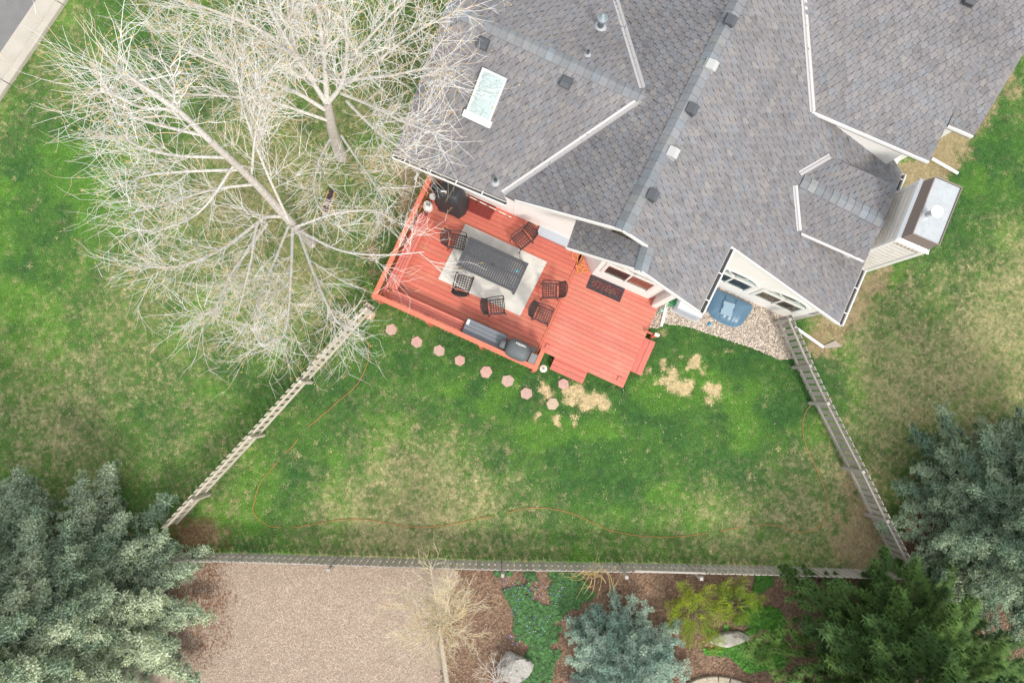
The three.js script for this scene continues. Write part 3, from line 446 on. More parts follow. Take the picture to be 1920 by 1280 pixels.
// roof vents, pipes, skylight: set on a plane, turned with its slope
function onRoof(u, v, P, h = 0) { const p = onP(u, v, { p: P.p.clone().addScaledVector(P.n, h), n: P.n }); const d = V(P.n.x, 0, P.n.z); d.addScaledVector(P.n, -d.dot(P.n)).normalize(); if (d.y > 0) d.negate(); const c = P.n.clone().cross(d).normalize(); return { m: new THREE.Matrix4().makeBasis(c, P.n, d).setPosition(p.addScaledVector(P.n, -h)), p }; }
function roofVent(u, v, P, col, s = 0.235) {
  const { m } = onRoof(u, v, P, .12); const sh = new THREE.Shape(); sh.moveTo(-s / 2, 0); sh.lineTo(s / 2, 0); sh.lineTo(s / 2, .07); sh.lineTo(-s * .1, .16); sh.lineTo(-s / 2, .16);
  const g = new THREE.ExtrudeGeometry(sh, { depth: s, bevelEnabled: true, bevelSize: .008, bevelThickness: .008, bevelSegments: 1 }); g.translate(0, .004, -s / 2); g.rotateY(Math.PI / 2);
  const v0 = part('roof_vent', g.applyMatrix4(m), M(col, .55), house); part('vent_flange', new THREE.BoxGeometry(s + .05, .012, s + .06).translate(0, .022, 0).applyMatrix4(m), M(col.clone().multiplyScalar(.8), .6), v0);
  part('vent_slot', new THREE.BoxGeometry(s * .86, .045, .006).translate(0, .045, s / 2 + .011).applyMatrix4(m), matDark, v0);
}
const cDkV = lin(.075, .082, .095), cLtV = lin(.42, .43, .44);
roofVent(905, 81, pLWS, cDkV); roofVent(1061, 154, pLWS, cDkV); roofVent(1372, 37, pRP, cDkV); roofVent(1299, 203, pRP, cDkV); roofVent(1225, 365, pRP, cDkV); roofVent(1336, 121, pRP, cLtV); roofVent(1263, 285, pRP, cLtV); roofVent(1822, -2, pUR, cDkV);
function pipe(u, v, P, r, h, cap) { const { p } = onRoof(u, v, P); const g = part('vent_pipe', cyl(r, r, h + .2, p.x, p.y + h / 2 - .1, p.z), M(lin(.2, .23, .26), .45, { metalness: .5 }), house); part('pipe_boot', cyl(r * 1.15, r * 2.1, .12, p.x, p.y + .05, p.z), M(lin(.42, .45, .48), .6), g); part('pipe_opening', cyl(r * .8, r * .8, .01, p.x, p.y + h + .002, p.z), matDark, g); if (cap) part('pipe_cap', [cyl(r * .4, r * 1.5, .12, p.x, p.y + h + .14, p.z), cyl(r * 1.5, r * 1.5, .06, p.x, p.y + h + .06, p.z)], M(lin(.35, .42, .46), .4, { metalness: .5 }), g); }
pipe(1125, 52, pLWN, .085, .38, true); pipe(1101, 103, pLWN, .05, .2); pipe(929, 341, pLWS, .06, .22); pipe(807, 152, pLWS, .045, .25);
{
  const qd = [[905, 127], [951, 146], [917, 234], [870, 214]].map(([u, v]) => onP(u, v, { p: pLWS.p.clone().addScaledVector(pLWS.n, .1), n: pLWS.n }));
  const c = qd[0].clone().add(qd[1]).add(qd[2]).add(qd[3]).multiplyScalar(.25); const { m } = onRoof(...projectPx(c), pLWS, .1); const w = (qd[0].distanceTo(qd[1]) + qd[2].distanceTo(qd[3])) / 2, l = (qd[1].distanceTo(qd[2]) + qd[0].distanceTo(qd[3])) / 2;
  const sk = new THREE.Group(); sk.name = 'skylight'; house.add(sk); const f = .06, Bx = (x, y, z, a, b, cc) => new THREE.BoxGeometry(x, y, z).translate(a, b, cc).applyMatrix4(m);
  part('frame', [Bx(f, .11, l, -w / 2 + f / 2, .055, 0), Bx(f, .11, l, w / 2 - f / 2, .055, 0), Bx(w - 2 * f, .108, f, 0, .054, -l / 2 + f / 2)], M(lin(.6, .62, .63), .4, { metalness: .4 }), sk);
  part('bottom_flashing', Bx(w + .1, .105, .17, 0, .053, l / 2 - .02), matTrim, sk);
  part('pane', Bx(w - 2 * f, .012, l - f - .1, 0, .09, -.02), new THREE.MeshPhysicalMaterial({ color: lin(.50, .60, .60), roughness: .03, metalness: .55, clearcoat: 1, clearcoatRoughness: .02 }), sk);
}
// ------------------------------------------------------------------ deck
const DL = 0.60, DR = 0.45;                                   // upper and lower floor heights
const deck = group('deck', 'red stained wooden deck with benches and railing behind the house', 'deck', null, V(0, 0, 0), -TH);
const L2 = (u, v, h) => { const p = at(u, v, h); return { x: p.dot(A), z: p.dot(B) }; };   // deck axes: x along the boards, z towards the yard
const reds = [0, 1, 2, 3, 4, 5].map(i => T(woodTex, lin(0.60 + .014 * ((i * 7) % 5 - 2), 0.178 + .005 * ((i * 3) % 5 - 2), 0.138 + .004 * ((i * 2) % 5 - 2)), 0.62));
const wearTex = tex(512, (u, v) => { const g = .9 + .1 * hsh(Math.floor(v * 300), Math.floor(u * 5), 3) - .08 * tn(u, v, 64, 12), w = sstep(.5, .8, tn(u, v, 5, 21) * .55 + tn(u, v, 14, 22) * .3 + tn(u, v, 48, 23) * .15), sc = sstep(.8, .86, tn(u, v, 40, 24)) * .5; const q = Math.min(1, w * .6 + sc * .5); return [.93 * g + .06 * q, (.80 + .2 * q) * g, (.76 + .24 * q) * g]; }, 3.1);
const faded = [0, 1, 2, 3].map(i => T(wearTex, lin(.66 + .028 * (i - 1.5), .235 + .013 * ((i * 3) % 4 - 1.5), .182 + .006 * ((i * 3) % 4 - 1.5)), .7)), uppers = [0, 1, 2, 3].map(i => T(wearTex, lin(.63 + .03 * (i - 1.5), .195 + .012 * ((i * 3) % 4 - 1.5), .142 + .006 * ((i * 3) % 4 - 1.5)), .65));
const red = () => reds[Math.floor(rnd() * 6)], upper = () => uppers[Math.floor(rnd() * 4)], fade = () => faded[Math.floor(rnd() * 4)];
const matRail = T(woodTex, lin(0.64, 0.185, 0.115), 0.6);
// uv of boards in metres along their length
function plank(x0, x1, y, z, w, t = 0.035) { const g = rbox(x1 - x0, t, w, 0.006, (x0 + x1) / 2, y - t / 2, z); const p = g.attributes.position, uv = g.attributes.uv, o = rnd() * .3; for (let i = 0; i < p.count; i++) uv.setXY(i, p.getX(i) + o, p.getZ(i) + p.getY(i)); return g; }
function plankZ(z0, z1, y, x, w, t = 0.035) { const g = rbox(w, t, z1 - z0, 0.006, x, y - t / 2, (z0 + z1) / 2); const p = g.attributes.position, uv = g.attributes.uv, o = rnd() * 5, q = rnd() * 5; for (let i = 0; i < p.count; i++) uv.setXY(i, p.getZ(i) + o, p.getX(i) + p.getY(i) + q); return g; }
const capH = 1.42;
const cSW = L2(693, 553, capH), cNW = L2(805, 335, capH), cSE = L2(1003, 693, capH), seamA = L2(1089, 480, DL), seamB = L2(1013, 652, DL);
const X0 = (cSW.x + cNW.x) / 2, Z1 = (cSW.z + cSE.z) / 2, XS = (seamA.x + seamB.x) / 2, Z0 = L2(880, 362, DL).z - 0.1;
const rE0 = L2(1243, 553, DR), rE1 = L2(1170, 727, DR), XE = (rE0.x + rE1.x) / 2, ZR = (L2(1168, 727, DR).z + L2(1015, 658, DR).z) / 2, ZRN = L2(1160, 480, DR).z;
const pitch = 0.142, bw = 0.136;
for (let z = Z1 - 0.1; z > Z0; z -= pitch) part('deck_board', plank(X0 + 0.1, XS - 0.055, DL + rr(-.0015, .0015), z - bw / 2, bw), upper(), deck);
part('border_board', plankZ(Z0 + .9, Z1 - 0.42, DL + .002, XS - 0.022, 0.05), matRail, deck);
for (let z = ZR; z > ZRN; z -= pitch) part('deck_board', plank(XS + 0.012, XE, DR + rr(-.0015, .0015), z - bw / 2, bw), fade(), deck);
// framing and fascia
const matJoist = T(woodTex, lin(.36, .27, .19), .85);
for (let x = X0 + .2; x < XS - .1; x += .41) part('joist', box(.04, .18, Z1 - Z0 - .3, x, DL - .128, (Z0 + Z1) / 2), matJoist, deck);
for (let x = XS + .12; x < XE - .1; x += .41) part('joist', box(.04, .16, ZR - ZRN - .12, x, DR - .118, (ZR + ZRN) / 2), matJoist, deck);
part('fascia_board', box(.03, .22, ZR - ZRN - .02, XE - .035, DR - .15, (ZR + ZRN) / 2), red(), deck);
part('fascia_board', box(XE - XS - .08, .22, .03, (XE + XS) / 2, DR - .15, ZR - .035), red(), deck);
part('riser_board', box(.03, DL - DR + .1, Z1 - Z0 - .9, XS - .02, (DL + DR) / 2 - .09, (Z0 + Z1) / 2 + .25), red(), deck);
for (const [x, z] of [[X0 + .15, Z1 - .12], [X0 + .15, Z0 + .5], [XS - .2, Z1 - .12], [XE - .2, ZR - .2], [XS + .2, ZR - .2], [(X0 + XS) / 2, Z1 - .12]]) part('support_post', box(.13, .5, .13, x, .24, z), red(), deck);
// railing
function rail(x0, z0, x1, z1) {
  const a = V(x0, 0, z0), b = V(x1, 0, z1), d = b.clone().sub(a), L = d.length(); d.normalize(); const alongX = Math.abs(d.x) > .5;
  part('cap_rail', alongX ? plank(Math.min(x0, x1) - .07, Math.max(x0, x1) + .07, capH, z0, .14, .036) : plankZ(Math.min(z0, z1) + .07, Math.max(z0, z1) - .07, capH, x0, .14, .036), matRail, deck);
  const lo = alongX ? box(L, .085, .036, (x0 + x1) / 2, DL + .12, z0) : box(.036, .085, L, x0, DL + .12, (z0 + z1) / 2), hi = alongX ? box(L, .085, .036, (x0 + x1) / 2, capH - .085, z0) : box(.036, .085, L, x0, capH - .085, (z0 + z1) / 2);
  part('lower_rail', lo, matRail, deck); part('upper_rail', hi, matRail, deck);
  const n = Math.floor(L / .135); for (let i = 1; i < n; i++) { const p = a.clone().addScaledVector(d, L * i / n); part('baluster', box(.038, capH - DL - .13, .038, p.x + (alongX ? 0 : -.038), (capH + DL) / 2 - .005, p.z + (alongX ? .038 : 0)), matRail, deck); }
  const m = Math.max(1, Math.round(L / 1.7)); for (let i = 0; i <= m; i++) { const p = a.clone().addScaledVector(d, L * i / m); part('rail_post', box(.09, capH - .1, .09, p.x + (alongX ? 0 : -.05), (capH - .1) / 2 + .06, p.z + (alongX ? .055 : 0)), matRail, deck); }
}
const xr = X0 + .06, zr = Z1 - .05, xse = L2(1008, 680, capH).x;
rail(xr, Z0 + .35, xr, zr); rail(xr, zr, xse, zr);
part('cap_rail', plankZ(L2(1018, 655, capH).z, zr - .07, capH, xse, .13, .036), matRail, deck); part('side_panel', box(.04, capH - DL, zr - L2(1018, 655, capH).z - .1, xse, (capH + DL) / 2 - .03, (zr + L2(1018, 655, capH).z) / 2), matRail, deck); part('rail_post', box(.09, capH - .1, .09, xse, capH / 2, L2(1018, 655, capH).z + .05), matRail, deck);
// benches along the two rails
const BH = DL + .45, bi = L2(775, 476, BH).x, bzI = (L2(742, 543, BH).z + L2(860, 598, BH).z) / 2, bN = L2(794, 402, BH).z, bEnd = L2(868, 610, BH).x;
const bw4 = (bi - xr - .1) / 4, bz4 = (zr - .07 - bzI) / 4;
for (let i = 0; i < 4; i++) { part('bench_slat', plankZ(bN, bzI + bz4 * (4 - i) - .012 - bz4 + .0, BH, xr + .09 + bw4 * (i + .5), bw4 - .012), red(), deck); part('bench_slat', plank(bi - bw4 * (3 - i) - bw4 * .0 - .0, bEnd, BH, bzI + bz4 * (i + .5), bz4 - .012), red(), deck); }
part('bench_front', box(.03, .12, bzI - bN - .02, bi - .02, BH - .1, (bzI + bN) / 2), red(), deck); part('bench_front', box(bEnd - bi, .12, .03, (bi + bEnd) / 2, BH - .1, bzI + .02), red(), deck);
for (const z of [bN + .1, (bN + bzI) / 2, bzI - .1]) part('bench_leg', box(.09, .4, .09, bi - .1, DL + .2, z), red(), deck);
for (const x of [bi + .5, bEnd - .1]) part('bench_leg', box(.09, .4, .09, x, DL + .2, bzI + .1), red(), deck);
// steps down to the lawn
function steps(x0, x1, z0, z1, alongX) {
  const s = new THREE.Group(); s.name = 'step'; deck.add(s); const y = 0.24, n = 3;
  for (let i = 0; i < n; i++) { if (alongX) { const w = (z1 - z0) / n; part('tread', plank(x0, x1, y, z0 + w * (i + .5), w - .008), red(), s); } else { const w = (x1 - x0) / n; part('tread', plankZ(z0, z1, y, x0 + w * (i + .5), w - .008), red(), s); } }
  part('stringer', box(x1 - x0 - .06, .2, z1 - z0 - .06, (x0 + x1) / 2, .1, (z0 + z1) / 2), red(), s);
}
{ const z5 = (x, y) => L2(1000 + x / 6.4, 540 + y / 6.4, .24); const a = z5(195, 970), b = z5(590, 1150), c = z5(250, 850); steps(a.x, b.x, ZR - .12, (a.z + b.z) / 2, true); const e = z5(1295, 1050), f = z5(1470, 650); steps(XE - .15, (e.x + f.x) / 2, f.z, e.z, false);
  const q = z5(1430, 600), np = new THREE.Group(); np.name = 'newel_post'; deck.add(np); part('post', box(.1, .75, .1, q.x - .02, .37, q.z - .06), matRail, np); part('bracket', box(.36, .09, .045, q.x - .16, .55, q.z - .06), matRail, np); part('white_cap', [cyl(.02, .06, .05, q.x + .02, .78, q.z - .07), box(.1, .02, .1, q.x - .02, .76, q.z - .06)], matTrim, np); }
part('threshold_step', box(1.1, .1, .3, L2(1040, 446, DL).x, DL + .05, L2(1040, 446, DL).z - .02), M(lin(.42, .46, .52), .7), deck);
// slatted red mat by the wall
{
  const z4 = (x, y) => L2(720 + x / 8, 270 + y / 8, DL); const a = z4(1115, 945), b = z4(1670, 950), c = z4(1595, 1150), e = z4(1270, 790); const x0 = (a.x + e.x) / 2, x1 = (b.x + c.x) / 2, z0 = e.z - .1, z1 = (a.z + c.z) / 2;
  const g = group('slatted_mat', 'dark red slatted wooden mat lying by the house wall', 'mat', null, V(0, 0, 0), -TH); const n = 18, w = (x1 - x0) / n, mm = [0, 1, 2].map(i => T(woodTex, lin(.22 + .03 * i, .035, .028), .6));
  for (let i = 0; i < n; i++) part('slat', rbox(w - .018, .022, z1 - z0, .004, x0 + w * (i + .5), DL + .027, (z0 + z1) / 2), mm[i % 3], g); for (const k of [.15, .5, .85]) part('batten', box(x1 - x0, .014, .05, (x0 + x1) / 2, DL + .009, z0 + (z1 - z0) * k), mm[0], g);
}
const toDeck = (u, v, h, y = DL) => { const p = at(u, v, h); return V(p.x, y, p.z); };
// rug
const qz = (x, y, h) => at(820 + x / 5.333, 400 + y / 5.333, h);
{
  const c = [qz(280, 105, DL), qz(1097, 485, DL), qz(828, 1025, DL), qz(8, 655, DL)]; const m = tex(256, (u, v) => { const k = .55 + .05 * tn(u, v, 128, 71) + .10 * (tn(u, v, 6, 72) - .5) + .07 * (tn(u, v, 20, 73) - .5) + .03 * ((Math.floor(v * 128)) % 2); return [k, k * .985, k * .93]; }, 1.7);
  const s = prism(c, DL + .003, DL + .013, .003); const p = s.attributes.position, uv = s.attributes.uv; for (let i = 0; i < p.count; i++) uv.setXY(i, p.getX(i), p.getZ(i));
  single('outdoor_rug', s, T(m, 0xffffff, .95), 'pale grey rectangular rug under the patio table', 'rug');
}
// table
{
  const TY = DL + .74, c = [qz(320, 230, TY), qz(918, 498, TY), qz(775, 795, TY), qz(190, 520, TY)]; const ctr = c[0].clone().add(c[1]).add(c[2]).add(c[3]).multiplyScalar(.25), ax = c[1].clone().sub(c[0]).add(c[2].clone().sub(c[3])).normalize(), L = (c[0].distanceTo(c[1]) + c[2].distanceTo(c[3])) / 2, W = (c[0].distanceTo(c[3]) + c[1].distanceTo(c[2])) / 2;
  const g = group('patio_table', 'dark grey slatted rectangular patio table on the pale rug', 'table', null, V(ctr.x, DL, ctr.z), -Math.atan2(ax.z, ax.x)); const m = M(lin(.068, .072, .084), .5, { map: grainTex }), y = .74, f = .085;
  part('frame', [rbox(L, .03, f, .008, 0, y - .015, -W / 2 + f / 2), rbox(L, .03, f, .008, 0, y - .015, W / 2 - f / 2), rbox(f, .029, W - 2 * f, .008, -L / 2 + f / 2, y - .0155, 0), rbox(f, .029, W - 2 * f, .008, L / 2 - f / 2, y - .0155, 0), rbox(L - 2 * f, .028, .05, .006, 0, y - .016, 0)], m, g);
  const n = 25, w = (L - 2 * f) / n; for (let i = 0; i < n; i++) for (const s of [-1, 1]) part('slat', rbox(w - .008, .022, W / 2 - f - .03, .004, -L / 2 + f + w * (i + .5), y - .0145, s * (W / 4 - f / 2 + .0125)), m, g);
  part('apron', [box(L - .14, .07, .025, 0, y - .065, -W / 2 + .07), box(L - .14, .07, .025, 0, y - .065, W / 2 - .07), box(.025, .07, W - .14, -L / 2 + .07, y - .065, 0), box(.025, .07, W - .14, L / 2 - .07, y - .065, 0)], m, g);
  for (const sx of [-1, 1]) for (const sz of [-1, 1]) part('leg', rbox(.07, y - .03, .07, .01, sx * (L / 2 - .06), (y - .03) / 2 + .014, sz * (W / 2 - .06)), m, g);
  part('umbrella_socket', new THREE.TorusGeometry(.03, .008, 8, 16).rotateX(Math.PI / 2).translate(0, y + .003, 0), matDark, g);
  part('blue_tag', box(.045, .003, .06, L * .385, y + .0025, -W * .13, .4), M(lin(.04, .42, .62), .6), g).userData.label = 'small bright blue tag';
}
// chairs
{
  const m = M(lin(.038, .030, .031), .5), g = group('patio_chair', 'x', 'chair', 'metal lattice chairs around the patio table'); g.userData.group = 'metal lattice chairs around the patio table';
  const sw = .46, sd = .44, sh = .42, lat = []; const ns = 6;
  for (let i = 0; i < ns; i++) { const t = (i + .5) / ns - .5; lat.push(box(.025, .006, sw - .02, t * sd, sh, 0), box(sd - .02, .006, .025, 0, sh + .005, t * sw)); }
  part('seat_lattice', lat, m, g); part('seat_frame', [tube([V(-sd / 2, sh, -sw / 2), V(sd / 2, sh, -sw / 2)], .013, .013, 6), tube([V(-sd / 2, sh, sw / 2), V(sd / 2, sh, sw / 2)], .013, .013, 6), tube([V(sd / 2, sh, -sw / 2), V(sd / 2 + .015, sh - .01, 0), V(sd / 2, sh, sw / 2)], .013, .013, 6), tube([V(-sd / 2, sh, -sw / 2), V(-sd / 2, sh, sw / 2)], .013, .013, 6)], m, g);
  const bk = (t, y) => V(-sd / 2 - .03 - .20 * (y - sh) / .5 - .05 * (1 - 4 * t * t) * (y - sh) / .5, y, t * (sw + .03)); const bl = [];
  for (let i = 0; i < 7; i++) { const t = -.42 + i * .14; bl.push(tube([bk(t, sh + .06), bk(t, sh + .27), bk(t, sh + .48)], .013, .013, 4)); } for (let i = 0; i < 7; i++) { const y = sh + .09 + i * .06; bl.push(tube([-.48, -.24, 0, .24, .48].map(t => bk(t, y)), .013, .013, 4)); }
  part('back_lattice', bl, m, g); part('back_frame', [tube([bk(-.5, sh), bk(-.5, sh + .3), bk(-.5, sh + .48), bk(-.25, sh + .52), bk(0, sh + .53), bk(.25, sh + .52), bk(.5, sh + .48), bk(.5, sh + .3), bk(.5, sh)], .015, .015, 6)], m, g);
  for (const s of [-1, 1]) {
    part('armrest', [tube([bk(s * .5, sh + .27), V(-.05, sh + .25, s * (sw / 2 + .045)), V(.17, sh + .235, s * (sw / 2 + .05)), V(.235, sh + .2, s * (sw / 2 + .04)), V(.225, sh, s * (sw / 2 + .01))], .018, .016, 6)], m, g);
    part('leg', tube([V(.22, sh, s * sw / 2), V(.245, .2, s * (sw / 2 + .01)), V(.26, 0, s * (sw / 2 + .02))], .016, .013, 6), m, g); part('leg', tube([V(-.2, sh, s * sw / 2), V(-.25, .2, s * (sw / 2)), V(-.31, 0, s * (sw / 2 + .02))], .016, .013, 6), m, g);
  }
  const spots = [[205, 282, 12, 'metal lattice chair at the end of the table nearest the grill', .013], [842, 262, 142, 'metal lattice chair beside the house wall, turned away from the table', .0], [262, 692, -74, 'metal lattice chair drawn up to the table beside the corner bench', .013], [597, 928, -6, 'metal lattice chair on the rug corner in front of the storage box', .0], [1125, 768, 182, 'metal lattice chair facing the far table end, nearest the doormat', .0], [1066, 1012, 22, 'metal lattice chair standing off the rug above the covered smoker', 0]];
  spots.forEach(([x, y, deg, label, dy], i) => { const o = i ? g.clone() : g; if (i) { o.name = numbered('patio_chair'); scene.add(o); } o.userData = { label, category: 'chair', group: g.userData.group }; const p = qz(x, y, DL + sh); o.position.set(p.x, DL + dy, p.z); o.rotation.y = -deg * Math.PI / 180; o.scale.setScalar(.94); });
}
// storage box
const z8 = (x, y, h) => at(840 + x / 8.53, 570 + y / 8.53, h);
{
  const TY = DL + .62, c = [z8(315, 208, TY), z8(962, 502, TY), z8(826, 812, TY), z8(178, 512, TY)], ctr = c[0].clone().add(c[1]).add(c[2]).add(c[3]).multiplyScalar(.25), L = (c[0].distanceTo(c[1]) + c[2].distanceTo(c[3])) / 2, W = (c[0].distanceTo(c[3]) + c[1].distanceTo(c[2])) / 2;
  const g = group('storage_box', 'grey plastic deck storage box standing at the railing', 'storage box', null, V(ctr.x, DL, ctr.z), -TH), m = M(lin(.165, .185, .215), .6, { map: grainTex }), md = M(lin(.05, .055, .065), .7);
  part('body', rbox(L - .08, .54, W - .08, .02, 0, .27, 0), md, g); const lid = part('lid', rbox(L, .05, W, .018, 0, .565, 0), md, g); const n = 5, w = (W - .03) / n;
  for (let i = 0; i < n; i++) part('lid_plank', rbox(L - .03, .022, w - .006, .006, 0, .6, -W / 2 + .015 + w * (i + .5)), m, lid);
  part('label_sticker', box(.08, .003, .15, -L / 2 + .07, .6135, -W / 2 + .12), M(lin(.62, .68, .74), .5), g);
}
const font = await new FontLoader().loadAsync('fonts/droid/droid_sans_bold.typeface.json');
// draped cover: rings of a rounded outline from floor to top, with folds
function drape(rings, folds, amp, sd) {
  const n = 64, P = [], I = []; rings.forEach(([y, hx, hz, e, ox = 0, oz = 0], r) => { for (let k = 0; k < n; k++) { const a = k / n * Math.PI * 2, c = Math.cos(a), s = Math.sin(a), f = 1 + amp * (1 - y / rings[rings.length - 1][0]) * Math.sin(a * folds + sd + r) + amp * .5 * (vn(k * .35, r * .7, sd) - .5); P.push(ox + Math.sign(c) * Math.pow(Math.abs(c), e) * hx * f, y + .006 * vn(k * .5, r, sd + 5), oz + Math.sign(s) * Math.pow(Math.abs(s), e) * hz * f); } });
  for (let r = 0; r < rings.length - 1; r++) for (let k = 0; k < n; k++) { const a = r * n + k, b = r * n + (k + 1) % n, c = a + n, d = b + n; I.push(a, c, b, b, c, d); } const t = P.length / 3, l = rings[rings.length - 1]; P.push(l[4] || 0, l[0] + .004, l[5] || 0); for (let k = 0; k < n; k++) I.push((rings.length - 1) * n + k, t, (rings.length - 1) * n + (k + 1) % n);
  const g = new THREE.BufferGeometry(); g.setAttribute('position', new THREE.Float32BufferAttribute(P, 3)); g.setIndex(I); g.computeVertexNormals(); return g;
}
{
  const TY = DL + 1.0, p = z8(1120, 730, TY), g = group('smoker_grill', 'smoker grill under a grey cover with white lettering beside the storage box', 'grill', null, V(p.x, DL, p.z), -TH), m = M(lin(.10, .115, .125), .6), md = M(lin(.035, .037, .04), .6);
  part('cover', drape([[.3, .40, .32, .55], [.55, .39, .31, .55], [.8, .37, .29, .6], [.95, .33, .25, .7], [1.02, .25, .18, .8], [1.05, .12, .09, 1]], 9, .025, 3), m, g);
  for (const s of [-1, 1]) for (const q of [-1, 1]) part('leg', tube([V(s * .26, 0, q * .17), V(s * .25, .34, q * .16)], .02, .02, 8), md, g);
  part('side_shelf', rbox(.30, .035, .34, .012, .54, .78, .06), M(lin(.20, .21, .215), .6), g); part('shelf_bracket', box(.2, .2, .03, .48, .66, .06), md, g); part('hopper', drape([[.45, .12, .14, .6, -.47, .02], [.82, .11, .13, .6, -.47, .02], [.88, .07, .08, .8, -.47, .02]], 5, .03, 8), m, g); part('smoke_stack', [cyl(.05, .05, .5, .40, .9, -.18), cyl(.08, .08, .03, .40, 1.16, -.18)], md, g);
  part('lower_shelf', box(.6, .03, .3, 0, .22, .05), md, g);
  const tg = new TextGeometry('TRAEGER', { font, size: .055, depth: .004, curveSegments: 3 }); tg.computeBoundingBox(); tg.translate(-(tg.boundingBox.max.x) / 2, 0, 0); tg.rotateX(-Math.PI / 2); tg.rotateY(Math.PI); tg.translate(.02, 1.0, -.19);
  { const q = tg.attributes.position; for (let i = 0; i < q.count; i++) { const x = q.getX(i), z = q.getZ(i); q.setY(i, q.getY(i) + .035 - Math.abs(x) * .12 + (z + .19) * .5 + .012); } tg.computeVertexNormals(); }
  part('lettering', tg, matTrim, g); part('swoosh', tube([V(-.08, 1.058, -.155), V(-.02, 1.07, -.135), V(.05, 1.066, -.14), V(.12, 1.05, -.165)], .012, .004, 5), matTrim, g);
}
const z4 = (x, y, h) => at(720 + x / 8, 270 + y / 8, h);
{
  const p = z4(1000, 770, DL + .7), g = group('covered_grill', 'gas grill under a black cover in the deck corner by the house', 'grill', null, V(p.x, DL, p.z), -TH), m = M(lin(.028, .032, .036), .55);
  part('cover', drape([[.04, .47, .36, .5, .04, .05], [.3, .45, .33, .5, .03, .03], [.75, .42, .29, .5], [.92, .37, .26, .55, -.02], [1.05, .31, .2, .6, -.03, -.02], [1.09, .24, .13, .7, -.03, -.02]], 7, .05, 1), m, g); part('vent_strip', box(.17, .012, .05, -.16, 1.09, .07, .3), M(lin(.6, .63, .65), .5), g);
}
{ // white gas bottle, lidded bucket and small round stool near the grill
  let p = z4(645, 905, DL + .45); let g = group('gas_bottle', 'white gas bottle with a collar at the end of the bench', 'gas bottle', null, V(p.x, DL, p.z)); const w = M(lin(.72, .71, .68), .5);
  part('body', new THREE.LatheGeometry([[.0, .0], [.13, .0], [.145, .05], [.15, .15], [.15, .28], [.13, .35], [.07, .39], [0, .4]].map(a => new THREE.Vector2(...a)), 28), w, g); const col = part('collar', new THREE.CylinderGeometry(.10, .10, .12, 24, 1, true, .5, 5.2).translate(0, .43, 0), w.clone(), g); col.material.side = THREE.DoubleSide; part('valve', [cyl(.025, .03, .09, 0, .43, 0), box(.09, .03, .03, .02, .47, 0)], M(lin(.25, .3, .28), .5, { metalness: .4 }), g); part('foot_ring', cyl(.11, .12, .03, 0, .014, 0), w, g);
  p = z4(730, 788, DL + .35); g = group('round_stool', 'small round grey-topped stool between the gas bottle and the grill', 'stool', null, V(p.x, DL, p.z)); part('top', [cyl(.1, .105, .03, 0, .36, 0, 28)], M(lin(.52, .51, .53), .6), g); for (let i = 0; i < 3; i++) part('leg', tube([V(Math.cos(i * 2.1) * .07, .35, Math.sin(i * 2.1) * .07), V(Math.cos(i * 2.1) * .1, 0, Math.sin(i * 2.1) * .1)], .011, .011, 6), matDark, g);
  p = z4(775, 645, DL + .4); g = group('grey_bucket', 'grey bucket with a green rag in the deck corner', 'bucket', null, V(p.x, DL, p.z)); part('shell', new THREE.LatheGeometry([[0, 0], [.105, 0], [.135, .38], [.142, .38], [.142, .39], [.125, .39], [.10, .03], [0, .02]].map(a => new THREE.Vector2(...a)), 28), M(lin(.42, .42, .42), .6), g); part('rag', new THREE.IcosahedronGeometry(.075, 2).scale(1, .5, .8).translate(.02, .33, .01), M(lin(.08, .22, .17), .9), g); part('handle', new THREE.TorusGeometry(.13, .005, 6, 20, Math.PI).rotateX(-1.2).translate(0, .37, 0), matMetal, g);
}
// doormat
{
  const z6 = (x, y) => at(1040 + x / 6.4, 400 + y / 6.4, DR); const c = [z6(440, 732), z6(847, 905), z6(780, 1066), z6(375, 888)]; const o = c[3], ex = c[2].clone().sub(c[3]), ey = c[0].clone().sub(c[3]); const LX = ex.length(), LY = ey.length(); ex.normalize(); ey.normalize();
  const n = 256, d = new Uint8Array(n * n * 4); for (let j = 0; j < n; j++) for (let i = 0; i < n; i++) { const u = i / n * LX, v = j / n * LY, bd = Math.min(u, LX - u, v, LY - v); let c = [.028, .022, .03]; const cx = Math.floor(u / .035), cy = Math.floor(v / .035), dx = (u / .035) % 1 - .25 - .5 * hsh(cx, cy, 5), dy = (v / .035) % 1 - .25 - .5 * hsh(cx, cy, 6); const r = dx * dx * (1 + hsh(cx, cy, 7)) + dy * dy; if (r < .11) c = bd < .09 ? [.13, .09, .10] : hsh(cx, cy, 8) < .55 ? [.30, .035, .035] : [.34, .20, .13]; if (bd < .012 || (bd > .085 && bd < .095)) c = [.03, .025, .03]; const k = (j * n + i) * 4, e = .8 + .4 * hsh(i, j, 9); d[k] = toS(c[0] * e); d[k + 1] = toS(c[1] * e); d[k + 2] = toS(c[2] * e); d[k + 3] = 255; }
  const t = new THREE.DataTexture(d, n, n); t.colorSpace = THREE.SRGBColorSpace; t.magFilter = THREE.LinearFilter; t.needsUpdate = true;
  const g = prism(c, DR + .003, DR + .016, .003), p = g.attributes.position, uv = g.attributes.uv; for (let i = 0; i < p.count; i++) { const q = V(p.getX(i), 0, p.getZ(i)).sub(V(o.x, 0, o.z)); uv.setXY(i, q.dot(ex) / LX, q.dot(ey) / LY); }
  single('doormat', g, M(0xffffff, .95, { map: t }), 'dark patterned red doormat in front of the bay window', 'doormat');
}
